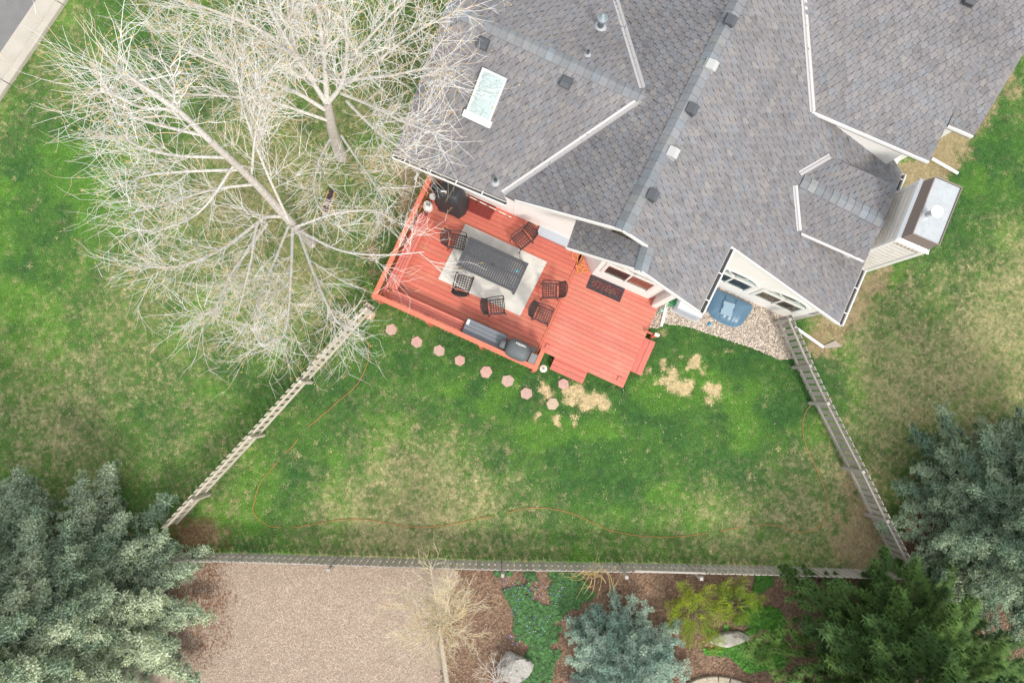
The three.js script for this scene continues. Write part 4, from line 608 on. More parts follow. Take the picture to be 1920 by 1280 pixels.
// extension cord
{
  const l = [[345, 480], [350, 540], [310, 600], [275, 630], [215, 540], [205, 500], [240, 460], [270, 560], [262, 640], [290, 720], [330, 700], [395, 690], [380, 655], [340, 670], [310, 640], [330, 605], [355, 640], [300, 690], [265, 690]];
  const c = new THREE.CatmullRomCurve3(l.map(([x, y], i) => { const p = at(1040 + x / 6.4, 400 + y / 6.4, DR + .02); const q = p.dot(A) < XS ? DL : DR; return V(p.x, q + .014 + (i % 3) * .006, p.z); }));
  single('extension_cord', tube(c.getPoints(140), .011, .011, 6), M(lin(.78, .36, .06), .6), 'loosely coiled orange extension cord on the deck by the bay window', 'cord');
}
{ // string of white rope light under the eave
  const a = z4(835, 565, DL + .5), b = z4(1910, 1100, DL + .5), d = b.clone().sub(a), L = d.length(); d.normalize(); const g = group('rope_light', 'thin white rope light strung along the house wall above the deck', 'rope light'); part('wire', tube([a, b], .006, .006, 5), M(lin(.5, .45, .3), .6), g);
  for (let t = 0.05; t < L; t += .32) part('light_tube', tube([a.clone().addScaledVector(d, t), a.clone().addScaledVector(d, Math.min(L, t + .22))], .013, .013, 6), M(lin(.8, .78, .66), .5), g);
  for (let t = 0.02; t < L + .01; t += L / 4.01) { const p = a.clone().addScaledVector(d, t); part('stake', cyl(.008, .008, .5, p.x, DL + .25, p.z, 6), matDark, g); }
}
// ------------------------------------------------------------------ things by the house wall
{
  const p = at(1019, 691, .35), g = group('path_light', 'small white disc topped path light at the deck corner', 'path light', null, V(p.x, 0, p.z)); part('stake', cyl(.012, .012, .36, 0, .18, 0, 8), matMetal, g); part('shade', [cyl(.05, .11, .035, 0, .375, 0, 28), cyl(.11, .11, .012, 0, .354, 0, 28)], M(lin(.82, .79, .7), .5), g); part('finial', [cyl(.012, .045, .03, 0, .405, 0, 16)], M(lin(.35, .3, .26), .5), g);
}
const z3 = (x, y, h) => at(1220 + x / 4.571, 440 + y / 4.571, h);
{ // window well cover: ribbed blue plastic bubble
  const o = [z3(545, 452, .18), z3(880, 600, .18), z3(832, 700, .18), z3(795, 755, .18), z3(745, 782, .18), z3(680, 775, .18), z3(610, 742, .18), z3(550, 705, .18), z3(505, 645, .18), z3(505, 580, .18)].map(flat);
  const g = group('window_well_cover', 'blue plastic window well cover bulging from the white wall', 'well cover'); const sh = o.map(p => ({ x: p.x, z: p.z })); const c = o.reduce((s, p) => s.add(p), V(0, 0, 0)).multiplyScalar(1 / o.length).addScaledVector(B, -.25);
  const sm = new THREE.CatmullRomCurve3(o, true, 'catmullrom', .2).getPoints(72), P = [], I = []; const K = 10, yy = s => .06 + .26 * Math.sqrt(Math.max(0, 1 - s * s * .97));
  for (let k = 0; k <= K; k++) { const s = 1 - k / K; sm.forEach(p => { const q = c.clone().lerp(p, s); const a = q.clone().sub(c).dot(A); P.push(q.x, yy(s) + .012 * Math.sin(a * 38) * s, q.z); }); }
  const n = sm.length; for (let k = 0; k < K; k++) for (let i = 0; i < n - 1; i++) { const a = k * n + i, b = a + 1, d = a + n, e = d + 1; I.push(a, d, b, b, d, e); }
  const geo = new THREE.BufferGeometry(); geo.setAttribute('position', new THREE.Float32BufferAttribute(P, 3)); geo.setIndex(I); geo.computeVertexNormals(); part('bubble', geo, new THREE.MeshPhysicalMaterial({ color: lin(.14, .27, .40), roughness: .35, transmission: .35, thickness: 0, side: THREE.DoubleSide }), g);
  part('rim', tube(sm.map(p => V(p.x, .07, p.z)), .025, .025, 6), M(lin(.10, .20, .30), .4), g); part('well', prism(o, .01, .03), M(lin(.20, .22, .24), .8), g);
  for (const [x0, y0, x1, y1] of [[652, 520, 590, 712], [745, 552, 680, 745]]) part('rib', tube([z3(x0, y0, .3), z3((x0 + x1) / 2, (y0 + y1) / 2, .34), z3(x1, y1, .2)], .016, .016, 6), M(lin(.07, .15, .23), .4), g);
  part('top_panel', beam(z3(680, 580, .345), z3(645, 690, .31), .36, .01), M(lin(.24, .35, .45), .6), g);
}
{ const p = z3(505, 765, .06); single('blue_ball', new THREE.IcosahedronGeometry(.055, 3).translate(p.x, .06, p.z), M(lin(.02, .30, .55), .5), 'small bright blue ball on the river pebbles', 'ball'); const q = z3(92, 645, .1); single('glass_globe', new THREE.SphereGeometry(.09, 24, 16).translate(q.x, .1, q.z), new THREE.MeshPhysicalMaterial({ color: lin(.6, .75, .7), roughness: .05, transmission: .6, thickness: .1 }), 'pale glass globe at the edge of the river pebbles', 'globe'); }
{ // air conditioner under the eave, hose
  const a = z3(240, 600, .5), g = group('air_conditioner', 'pale grey air conditioner partly under the eave', 'air conditioner', null, V(a.x + .45, 0, a.z - .1), -TH), m = M(lin(.55, .58, .64), .6); part('case', rbox(.8, .62, .8, .03, 0, .36, 0), m, g); part('pad', box(.95, .05, .95, 0, .03, 0), M(lin(.45, .44, .42), .9), g); for (let i = 0; i < 9; i++) part('louvre', box(.72, .02, .02, 0, .12 + i * .055, .408), M(lin(.4, .43, .5), .6), g); part('fan_grille', new THREE.TorusGeometry(.28, .02, 8, 32).rotateX(Math.PI / 2).translate(0, .675, 0), matTrim, g);
  const h = z3(200, 540, .25), hs = []; for (let i = 0; i < 130; i++) { const t = i / 130, an = t * 6.28 * 6.5, r = .15 + .07 * Math.sin(an * .37 + 1); hs.push(V(h.x + Math.cos(an) * r, .03 + t * .26, h.z + Math.sin(an) * r * 1.1)); } hs.push(V(h.x - .2, .1, h.z + .3), V(h.x - .45, .03, h.z + .42), V(h.x - .62, .03, h.z + .45)); single('garden_hose', tube(hs, .014, .014, 6), M(lin(.02, .36, .12), .5), 'coiled bright green garden hose under the eave', 'hose');
}
function spout(label, a, b, w = .09) { const g = group('downspout_extension', label, 'downspout', 'downspout extensions lying on the ground'); const d = b.clone().sub(a); part('pipe', [(() => { const L = d.length(), k = new RoundedBoxGeometry(L, .07, w, 2, .015), u = d.clone().normalize(), s = u.clone().cross(V(0, 1, 0)).normalize(); k.applyMatrix4(new THREE.Matrix4().makeBasis(u, s.clone().cross(u), s)); const c = a.clone().add(b).multiplyScalar(.5); return k.translate(c.x, c.y, c.z); })()], matTrim, g); const e = b.clone().addScaledVector(d.normalize(), .004); part('outlet', beam(e.clone().addScaledVector(d, -.002), e, w - .02, .05), matDark, g); return g; }
spout('white downspout pipe lying between deck and pebble bed', z3(165, 495, .09), z3(90, 785, .06)); { const b = at(1797, 325, .06); spout('white downspout pipe lying on dry soil beyond the chimney', at(1748, 297, .1), b); }
{ const g = spout('weathered white downspout pipe slanting away from the fence gate', z3(1235, 790, .12), z3(1485, 965, .06)); const c = z3(1560, 955, 0); single('splash_block', prism([z3(1490, 975, 0), z3(1480, 950, 0), z3(1580, 905, 0), z3(1640, 960, 0)].map(flat), .004, .05, .01), T(concrete, lin(.62, .56, .52), .9), 'flat pale splash block at the end of the slanting downspout', 'splash block'); }
for (const [u, v, P, len, label] of [[782, 326, null, 2.6, 'd']]) { const p = at(u, v, 0); const q = mv(flat(p), .02, .0); const ds = new THREE.Group(); ds.name = 'downspout'; house.add(ds); part('pipe', box(.075, 3.0, .06, q.x, 1.5, q.z - .02, -TH), matTrim, ds); part('elbow', rbox(.08, .08, .26, .02, q.x - .03, .06, q.z + .1, -TH), matTrim, ds); }
// ------------------------------------------------------------------ stepping stones
const hexTex = tex(128, (u, v) => { const k = .37 + .10 * tn(u, v, 64, 81) + .08 * tn(u, v, 8, 82); return [k * 1.12, k * .78, k * .68]; }, .5);
{
  const ord = ['first', 'second', 'third', 'fourth', 'fifth', 'sixth', 'seventh', 'eighth'];
  const pts = [[693, 589], [733, 617.6], [781, 641], [823, 657], [862, 675.5], [911, 697], [952, 714], [987, 737.5], [1036.5, 757], [1056.5, 720]];
  pts.forEach(([u, v], i) => {
    const p = at(u, v, .03), r = rr(.175, .205), sh = []; const a0 = rr(0, 1); for (let k = 0; k < 6; k++) sh.push(V(p.x + Math.cos(a0 + k * Math.PI / 3) * r, 0, p.z + Math.sin(a0 + k * Math.PI / 3) * r));
    const g = prism(sh.map(k => V(k.x + rr(-.012, .012), 0, k.z + rr(-.012, .012))), -.02, rr(.026, .042), .012), q = g.attributes.position, uv = g.attributes.uv; for (let k = 0; k < q.count; k++) uv.setXY(k, q.getX(k), q.getZ(k));
    single('stepping_stone', g, T(hexTex, lin(rr(.85, 1), rr(.85, .98), rr(.85, .98)), .95), i < 8 ? `${ord[i]} pink hexagonal stepping stone counting from the fence end at the deck` : i === 8 ? 'pink hexagonal stepping stone farthest from the deck, among bare patches' : 'pink hexagonal stepping stone beside the wooden deck step', 'stepping stone', 'hexagonal stepping stones in the lawn');
  });
}
// ------------------------------------------------------------------ fences
const fenceMats = [0, 1, 2, 3].map(i => T(woodTex, lin(.50 + .025 * i, .46 + .025 * i, .39 + .02 * i), .85)), fenceGrey = [0, 1, 2, 3].map(i => T(woodTex, lin(.40 + .03 * i, .375 + .03 * i, .345 + .027 * i), .9));
function fence(label, line, height, pitchP, pw, mats, inward, opt = {}) {
  const g = group('picket_fence', label, 'fence', 'picket fences around the back lawn'); const pts = line.map(([u, v]) => flat(at(u, v, 0)));
  const seg = []; let L = 0; for (let i = 0; i < pts.length - 1; i++) { const l = pts[i].distanceTo(pts[i + 1]); seg.push([L, l, i]); L += l; }
  const P = t => { for (const [s, l, i] of seg) if (t <= s + l + 1e-6) { const d = pts[i + 1].clone().sub(pts[i]).normalize(); return { p: pts[i].clone().addScaledVector(d, t - s), d }; } };
  const nrm = d => { const n = V(d.z, 0, -d.x); return n.dot(inward) < 0 ? n.negate() : n; };
  const mat = () => mats[Math.floor(rnd() * mats.length)], rs = opt.railSide ?? 1;
  for (let t = pw / 2; t < L; t += pitchP) { const { p, d } = P(t), n = nrm(d), h = height + rr(-.012, .012), c = p.clone().addScaledVector(n, -rs * .028); const k = new THREE.BoxGeometry(pw * rr(.97, 1.03), h, .02); k.rotateX(rr(-.006, .006)); k.rotateY(-Math.atan2(d.z, d.x) + rr(-.008, .008)); const bevel = k.attributes.position; part('picket', k.translate(c.x, h / 2 + .05, c.z), mat(), g); }
  for (const [s, l, i] of seg) for (const y of [.28, height - .22]) { const d = pts[i + 1].clone().sub(pts[i]).normalize(), n = nrm(d); part('rail', beam(pts[i].clone().addScaledVector(n, rs * .008).add(V(0, y, 0)), pts[i + 1].clone().addScaledVector(n, rs * .008).add(V(0, y, 0)), .045, .088), mat(), g); }
  for (const t of opt.posts ?? []) { const { p, d } = P(Math.min(L, t * L)), n = nrm(d), c = p.clone().addScaledVector(n, rs * .075); part('post', box(.09, height + (opt.postUp ?? .05), .09, c.x, (height + (opt.postUp ?? .05)) / 2, c.z, -Math.atan2(d.z, d.x)), mat(), g); }
  return g;
}
fence('beige picket fence running from the deck corner to the large spruce', [[704, 577], [590, 703], [468, 838], [338, 978]], 1.18, .223, .143, fenceMats, V(1, 0, 0.6), { posts: [.02, .345, .59, .865] });
fence('grey picket fence between the house corner and the right hand spruce', [[1452, 598], [1492, 690], [1524, 757], [1588, 882], [1632, 972], [1668, 1042]], 1.18, .205, .14, fenceGrey, V(-1, 0, 0), { posts: [.015, .2, .35, .625, .82] });
fence('long grey picket fence across the back of the yard', [[332, 1039], [430, 1038], [520, 1040], [700, 1046], [930, 1053], [1250, 1058], [1458, 1063], [1660, 1070]], 1.02, .187, .14, fenceGrey, V(0, 0, -1), { railSide: -1, posts: [.035, .225, .455, .62, .72, .86], postUp: .24 });
single('loose_rail', beam(at(1190, 1070, 1.12), at(1322, 1074, 1.12), .05, .09), fenceGrey[1], 'loose grey rail leaning behind the back picket fence', 'rail');
// ------------------------------------------------------------------ orange marking line on the lawn
{
  const runs = [[[690, 640], [691, 670], [686, 690], [670, 720], [640, 748], [600, 782], [578, 800]], [[560, 822], [546, 838], [536, 848]], [[520, 866], [505, 884], [488, 905], [478, 935], [474, 955], [485, 972], [505, 985], [528, 989]], [[546, 989], [590, 982], [640, 974], [690, 974], [740, 983], [790, 988], [830, 985], [880, 976], [925, 967]], [[950, 960], [990, 953], [1030, 953], [1070, 962], [1110, 979], [1150, 995], [1200, 1004], [1260, 1006], [1328, 999]], [[1350, 995], [1392, 988]], [[1415, 983], [1460, 985], [1495, 997], [1525, 993], [1547, 972], [1551, 940], [1540, 900], [1527, 870], [1510, 830], [1505, 795], [1512, 770], [1522, 757]]];
  const g = group('marking_line', 'thin broken orange line looping around the back lawn', 'marking line'); const m = M(lin(.47, .23, .085), .9);
  runs.forEach(r => { const c = new THREE.CatmullRomCurve3(r.map(([u, v]) => { const p = at(u, v, 0); return V(p.x, .022, p.z); })); const n = Math.ceil(c.getLength() / .12); const pts = c.getPoints(n).map(p => V(p.x + rr(-.012, .012), p.y + rr(-.004, .006), p.z + rr(-.012, .012))); part('line_stretch', tube(pts, .0095, .0095, 5), m, g); });
}
// ------------------------------------------------------------------ boulders, edging, plank
function boulder(label, u, v, sx, sy, sz, ry, sd, col) {
  const g = new THREE.IcosahedronGeometry(1, 5), p = g.attributes.position, w = V(0, 0, 0); const planes = []; let s2 = sd; const r2 = () => { s2 = (s2 * 16807) % 2147483647; return s2 / 2147483647; }; for (let i = 0; i < 13; i++) planes.push([V(r2() * 2 - 1, r2() * 1.6 - .5, r2() * 2 - 1).normalize(), .62 + .3 * r2()]);
  for (let i = 0; i < p.count; i++) { w.fromBufferAttribute(p, i); let k = 1; for (const [n, d] of planes) { const q = w.dot(n); if (q > 0) k = Math.min(k, d / q); } k *= 1 + .05 * (fbm(w.x * 4 + 9, w.z * 4 + w.y * 3, 3, sd) - .5); w.multiplyScalar(k); p.setXYZ(i, w.x * sx, w.y * sy, w.z * sz); }
  g.computeVertexNormals(); const q = g.attributes.uv; for (let i = 0; i < p.count; i++) q.setXY(i, p.getX(i), p.getZ(i) + p.getY(i)); g.rotateY(ry); const c = at(u, v, sy * .5); g.translate(c.x, sy * .45, c.z); return single('boulder', g, T(stoneTex, col, .95, { bumpMap: grainBump, bumpScale: .02 }), label, 'boulder');
}
const stoneTex = tex(256, (u, v) => { const k = .62 + .3 * tn(u, v, 8, 91) * tn(u, v, 32, 92) + .2 * (tn(u, v, 64, 93) - .5) - .25 * sstep(.72, .8, tn(u, v, 12, 94)); return [k, k * .99, k * .96].map(x => Math.min(1, Math.max(.1, x))); }, 1.1);
boulder('pale angular boulder beside the bare twiggy shrub', 962, 1250, .62, .5, .45, .25, 77, lin(.58, .57, .55)); boulder('long flat pale boulder among green groundcover', 1366, 1200, .70, .22, .25, .12, 31, lin(.62, .60, .55)); boulder('small grey boulder at the foot of the small blue spruce', 1085, 1283, .34, .2, .28, .5, 19, lin(.45, .45, .46));
{
  const g = group('brick_edging', 'curved row of pink edging bricks under the right hand conifers', 'edging'); const c = new THREE.CatmullRomCurve3([[1806, 1078], [1818, 1105], [1826, 1135], [1834, 1165], [1846, 1195], [1858, 1225], [1872, 1265], [1884, 1300]].map(([u, v]) => flat(at(u, v, 0)))); const n = 19; const ms = [0, 1, 2].map(i => T(hexTex, lin(.9 + .1 * i, .85, .85), .95));
  for (let i = 0; i < n; i++) { const p = c.getPoint((i + .5) / n), d = c.getTangent((i + .5) / n); part('brick', rbox(.19, .1, .1, .012, p.x, .045 + rr(-.008, .008), p.z, -Math.atan2(d.z, d.x) + rr(-.06, .06)), ms[i % 3], g); }
  const e = group('stone_edging', 'pale curved stone edging at the bottom beside the small spruce', 'edging'); const c2 = new THREE.CatmullRomCurve3([[1290, 1284], [1315, 1274], [1345, 1271], [1378, 1277], [1410, 1288]].map(([u, v]) => flat(at(u, v, 0)))); for (let i = 0; i < 6; i++) { const p = c2.getPoint((i + .5) / 6), d = c2.getTangent((i + .5) / 6); part('stone', rbox(.33, .12, .24, .03, p.x, .05, p.z + .04, -Math.atan2(d.z, d.x)), T(stoneTex, lin(.62, .55, .44), .9), e); }
}
{ const a = at(606, 404, .12), b = at(622, 358, .12), g = group('dark_plank', 'narrow dark plank with yellow edges on the grass under the bare trees', 'plank'); part('board', beam(a, b, .17, .05), M(lin(.03, .022, .03), .6), g); const s = b.clone().sub(a).normalize().cross(V(0, 1, 0)); for (const k of [-1, 1]) part('edge_strip', beam(a.clone().addScaledVector(s, k * .105), b.clone().addScaledVector(s, k * .105), .035, .06), M(lin(.42, .25, .07), .7), g); for (const p of [a, b]) part('foot', box(.2, .1, .06, p.x, .05, p.z, .6), matDark, g); }
// ------------------------------------------------------------------ bare trees
const barkTex = tex(128, (u, v) => { const k = .80 + .25 * (tn(u, v, 8, 101) - .5) + .22 * (tn(u, v, 32, 102) - .5); return [k, k * .985, k * .96].map(x => Math.min(1, x)); }, .5);
const matBark = T(barkTex, lin(.74, .735, .72), .9), matTrunk = T(barkTex, lin(.60, .57, .54), .95), matTwig = M(lin(.83, .82, .80), .85), matTwigTan = M(lin(.70, .52, .35), .85);
const perp = d => { const r = V(rr(-1, 1), rr(-1, 1), rr(-1, 1)); return r.addScaledVector(d, -r.dot(d)).normalize(); };
function bend(p, d, L, n, wob, lift) { const out = [p.clone()]; let q = p.clone(), e = d.clone(); for (let i = 0; i < n; i++) { e.add(perp(e).multiplyScalar(wob)).add(V(0, lift, 0)).normalize(); q = q.clone().addScaledVector(e, L / n); out.push(q); } return out; }
const tipBud = (() => { const g = new THREE.IcosahedronGeometry(.5, 0); g.scale(1, 1, 1.8); return g; })();
// limbs are given from the survey; side branches and twigs grow along them
function bareTree(name, label, baseR, trunk, limbs, o) {
  const base = at(trunk[0][0], trunk[0][1], 0); const g = group(name, label, 'tree', o.group, V(base.x, 0, base.z)); const rel = ([u, v, h]) => at(u, v, h).sub(g.position);
  const smooth = (l, n) => new THREE.CatmullRomCurve3(l.map(rel), false, 'centripetal').getPoints(n);
  part('trunk', tube(smooth(trunk, 16), baseR, o.trunkTip ?? baseR * .55, 12), o.trunkMat ?? matTrunk, g);
  const tw = [[], []], sec = [], buds = [];
  const twig = (p, d, L, r, lvl) => {
    const pts = bend(p, d, L, lvl ? 3 : 5, .14 + .05 * lvl, o.lift ?? .05); tw[rnd() < (o.tanP ?? [.04, .18, .42][lvl]) ? 1 : 0].push(tube(pts, r, r * .35, 3)); const e = pts[pts.length - 1];
    if (rnd() < (o.bud ?? .22)) for (let k = 0; k < 1; k++) { const b = pts[Math.max(1, pts.length - 1 - Math.floor(rnd() * 2))]; buds.push([V(b.x + rr(-.03, .03), b.y + rr(-.02, .04), b.z + rr(-.03, .03)), rr(.016, .034)]); }
    if (lvl < 2) { const n = lvl ? (rnd() < .75 ? 1 : 0) : 2 + Math.floor(rnd() * 3); for (let i = 0; i < n; i++) { const k = 1 + Math.floor(rnd() * (pts.length - 1)), q = pts[k], dd = q.clone().sub(pts[k - 1]).normalize(); twig(q, dd.clone().multiplyScalar(.8).addScaledVector(perp(dd), .75).normalize(), L * rr(.35, .62), r * .62, lvl + 1); } }
  };
  limbs.forEach(([r1, l, dk = 1]) => { const r0 = r1 * (o.thin ?? 1);
    const pts = smooth(l, 14); part('limb', tube(pts, r0, r0 * .28, 8), o.bark ?? matBark, g); const len = new THREE.CatmullRomCurve3(pts).getLength(), n = Math.round(len * (o.dens ?? 3.4) * dk);
    for (let i = 0; i < n; i++) {
      const t = .16 + .84 * (i + rnd()) / n, f = Math.min(pts.length - 2, Math.floor(t * (pts.length - 1))), p = pts[f].clone().lerp(pts[f + 1], t * (pts.length - 1) - f), d = pts[f + 1].clone().sub(pts[f]).normalize(); const s = perp(d); if (s.y < -.2) s.y *= -.5;
      const dir = d.clone().multiplyScalar(rr(.65, 1.1)).addScaledVector(s, rr(.5, .9)).normalize(), L = Math.max(.5, len * rr(.16, .34) * (1.1 - .55 * t)), r = Math.max(o.rmin ?? .0105, r0 * (1 - .7 * t) * .42);
      const bp = bend(p, dir, L, 5, .16, o.lift ?? .05); sec.push(tube(bp, r, r * .4, 4)); const m = 3 + Math.floor(L * (o.twigs ?? 3.8)); for (let k = 0; k < m; k++) { const q = 1 + Math.floor(rnd() * 5), b = bp[Math.min(q, 5)], dd = b.clone().sub(bp[Math.min(q, 5) - 1]).normalize(); twig(b, dd.clone().addScaledVector(perp(dd), .7).normalize(), rr(.5, 1.25) * (o.twigL ?? 1), Math.max((o.rmin ?? .0105) * .7, r * .5), 0 + (rnd() < .35 ? 1 : 0)); }
    }
  });
  part('branches', sec, o.bark ?? matBark, g).userData.kind = 'stuff'; const a = part('twigs', tw[0], o.twig ?? matTwig, g); a.userData.kind = 'stuff'; if (tw[1].length) part('new_twigs', tw[1], o.tan ?? matTwigTan, g).userData.kind = 'stuff';
  if (buds.length) { const im = shadow(new THREE.InstancedMesh(tipBud, M(0xffffff, .8), buds.length)), m = new THREE.Matrix4(), q = new THREE.Quaternion(), e = new THREE.Euler(); buds.forEach(([p, s], i) => { e.set(rnd() * 6, rnd() * 6, 0); im.setMatrixAt(i, m.compose(p, q.setFromEuler(e), V(s, s, s))); const k = rr(.7, 1.2); im.setColorAt(i, lin(.50 * k, .36 * k, .10 * k)); }); im.name = 'buds'; im.userData.kind = 'stuff'; g.add(im); }
}
bareTree('bare_tree', 'tall bare pale-barked tree overhanging the roof beside the house', .2, [[640, 294, 0], [624, 248, 1.5], [613, 190, 3.2]], [
  [.13, [[613, 195, 3.1], [577, 140, 4.3], [530, 62, 6], [470, -50, 8.2]]], [.13, [[613, 190, 3.2], [606, 100, 5], [592, 0, 7], [570, -120, 9]]], [.12, [[615, 192, 3.2], [640, 158, 3.9], [650, 80, 5.5], [640, -20, 7.2]]],
  [.08, [[640, 162, 3.8], [690, 128, 4.6], [780, 60, 5.7], [850, 25, 6.4]]], [.075, [[648, 150, 4], [740, 140, 5.0], [800, 128, 5.5], [850, 130, 5.9]]], [.08, [[640, 175, 3.5], [700, 200, 4.2], [755, 228, 4.8], [815, 250, 5.2]]], [.07, [[650, 190, 3.4], [700, 240, 4.0], [745, 275, 4.4], [790, 310, 4.7]]],
  [.10, [[608, 205, 2.9], [545, 168, 3.9], [410, 120, 5.6], [320, 80, 6.8]]], [.08, [[612, 225, 2.4], [520, 195, 3.6], [420, 180, 4.8], [330, 175, 5.8]]], [.09, [[590, 150, 4.1], [510, 70, 5.6], [400, 20, 7], [330, 0, 7.8]]],
  [.06, [[640, 255, 2.0], [670, 300, 2.6], [705, 350, 3.1], [735, 400, 3.5]]], [.06, [[618, 262, 1.8], [595, 310, 2.6], [590, 370, 3.2], [620, 420, 3.6]]], [.07, [[655, 110, 4.8], [720, 40, 6.2], [790, -30, 7.3]]], [.07, [[560, 115, 4.8], [540, 20, 6.6], [540, -80, 8]]]
], { group: 'tall bare trees beside the house', dens: 4.7, thin: .6 });
bareTree('bare_tree', 'leaning bare pale-barked tree spreading over the front lawn and fence', .15, [[585, 457, 0], [545, 417, 1.3], [482, 347, 3.2], [392, 262, 5.5]], [
  [.13, [[395, 265, 5.4], [330, 205, 7], [250, 150, 8.3], [215, 125, 9]]], [.07, [[480, 345, 3.2], [400, 355, 4], [300, 385, 5], [245, 400, 5.8]]], [.07, [[450, 318, 4], [340, 322, 5], [270, 330, 5.8], [245, 342, 6.2]]], [.07, [[425, 295, 4.6], [320, 290, 5.8], [250, 270, 6.8], [232, 252, 7.2]]], [.07, [[385, 255, 5.7], [300, 235, 6.7], [230, 215, 7.6], [212, 215, 8]]], [.06, [[330, 205, 7], [260, 200, 7.7], [190, 165, 8.6], [195, 170, 8.6]]],
  [.09, [[530, 405, 1.7], [488, 412, 2.3], [470, 490, 3], [445, 590, 3.7]]], [.08, [[490, 412, 2.3], [410, 470, 3.2], [330, 500, 4], [270, 500, 4.6]]], [.07, [[500, 420, 2.2], [430, 520, 3.2], [400, 580, 3.7], [375, 590, 4]]], [.08, [[548, 428, 1.4], [545, 520, 2.4], [535, 620, 3.2], [525, 640, 3.4]]], [.08, [[560, 436, 1.1], [595, 530, 2.2], [630, 600, 2.9], [650, 615, 3.1]]], [.07, [[565, 435, 1.1], [640, 470, 2.2], [720, 478, 3], [795, 472, 3.5]], .28], [.07, [[555, 425, 1.3], [630, 400, 2.4], [700, 395, 3.2], [735, 410, 3.5]], .35], [.07, [[540, 412, 1.6], [490, 300, 3.6], [455, 200, 5.2], [440, 110, 6.6]]], [.06, [[470, 335, 3.5], [480, 240, 4.8], [500, 150, 6]]], [.06, [[540, 425, 1.5], [510, 500, 2.4], [480, 575, 3.1], [475, 620, 3.5]]], [.06, [[440, 308, 4.3], [370, 400, 4.6], [280, 440, 5.2]]]
], { group: 'tall bare trees beside the house', dens: 4.5, thin: .6 });
bareTree('bare_sapling', 'small leaning bare tree with yellow twigs on the gravel edge', .085, [[846, 1335, 0], [838, 1280, .6], [828, 1210, 1.4], [822, 1165, 1.9]], [
  ...Array.from({ length: 24 }, (_, i) => { const a = i * 2.4 + .3, r = 45 + 42 * ((i * 7) % 10) / 10; const e = i % 3 ? 1 : .75; return [.018, [[824, 1172, 1.8], [824 + Math.cos(a) * r * .45, 1165 + Math.sin(a) * r * .45, 2.2 + .2 * (i % 4)], [822 + Math.cos(a) * r * e, 1150 + Math.sin(a) * r * e * 1.1, 2.0 + .35 * (i % 4)]]]; })
], { trunkTip: .06, trunkMat: T(barkTex, lin(.44, .40, .34), .95), dens: 5, twigL: .38, lift: .0, bud: 0, rmin: .008, twigs: 3.2, tanP: .3, bark: M(lin(.56, .48, .34), .9), twig: M(lin(.74, .67, .51), .85), tan: M(lin(.66, .50, .22), .85) });
bareTree('arching_shrub', 'arching yellow stemmed shrub spilling over the back fence', .02, [[1085, 1076, 0], [1088, 1078, .5]], Array.from({ length: 10 }, (_, i) => [.011, [[1088 + i * 2, 1076, .6], [1095 + i * 5, 1068 + (i % 4) * 5, 1.5], [1080 + i * 8, 1080 + (i % 5) * 7, 1.5 - .05 * i], [1060 + i * 10, 1050 + ((i * 37) % 75), 1.1]]]), { dens: .5, twigL: .3, lift: -.03, bud: 0, rmin: .005, thin: .75, twigs: .6, tanP: .6, bark: M(lin(.58, .43, .18), .85), twig: M(lin(.6, .5, .3), .85), tan: M(lin(.60, .43, .14), .85) });
bareTree('dead_shrub', 'leafless grey twiggy shrub in front of the angular boulder', .02, [[932, 1290, 0], [931, 1280, .12]], Array.from({ length: 11 }, (_, i) => [.011, [[932, 1280, .1], [930 + Math.cos(i * 1.9) * 14, 1268 + Math.sin(i * 1.9) * 12, .35], [926 + Math.cos(i * 1.9) * 36, 1255 + Math.sin(i * 1.9) * 30, .6]]]), { dens: 3, twigL: .2, bud: 0, rmin: .005, twigs: 1.2, thin: .7 });
// ------------------------------------------------------------------ conifers
function needleSpray(L, forks, nlen, nw, per) {   // a forked twig bristling with needles, pointing along +x
  const P = [], N = []; let s2 = 99; const r = () => { s2 = (s2 * 16807) % 2147483647; return s2 / 2147483647; };
  const brush = (o, d, len, k) => { const u = Math.abs(d.y) < .9 ? V(0, 1, 0) : V(1, 0, 0), s = d.clone().cross(u).normalize(), t = s.clone().cross(d); for (let i = 0; i < k; i++) { const a = r() * 6.28, p = o.clone().addScaledVector(d, len * (i + r()) / k), out = s.clone().multiplyScalar(Math.cos(a)).addScaledVector(t, Math.sin(a)); const tip = p.clone().addScaledVector(out, nlen * .8).addScaledVector(d, nlen * .6), w = d.clone().cross(out).normalize().multiplyScalar(nw); const a1 = p.clone().add(w), a2 = p.clone().sub(w); P.push(...a1, ...a2, ...tip); const nn = out.clone().multiplyScalar(.5).add(V(0, .8, 0)).normalize(); const gn = a2.clone().sub(a1).cross(tip.clone().sub(a1)); if (gn.dot(nn) < 0) { P.splice(P.length - 9, 9, ...a2, ...a1, ...tip); } for (let q = 0; q < 3; q++) N.push(...nn); } };
  brush(V(0, 0, 0), V(1, .05, 0).normalize(), L, per * 1.6); for (let i = 0; i < forks; i++) { const t = .15 + .75 * i / forks, s = i % 2 ? 1 : -1; brush(V(L * t, 0, 0), V(.75, .12 + .2 * r(), s * .7).normalize(), L * (.6 - .3 * t) * (.8 + .5 * r()), per); }
  const g = new THREE.BufferGeometry(); g.setAttribute('position', new THREE.Float32BufferAttribute(P, 3)); g.setAttribute('normal', new THREE.Float32BufferAttribute(N, 3)); return g;
}
const matNeedle = new THREE.MeshStandardMaterial({ color: 0xffffff, roughness: .8, side: THREE.DoubleSide });
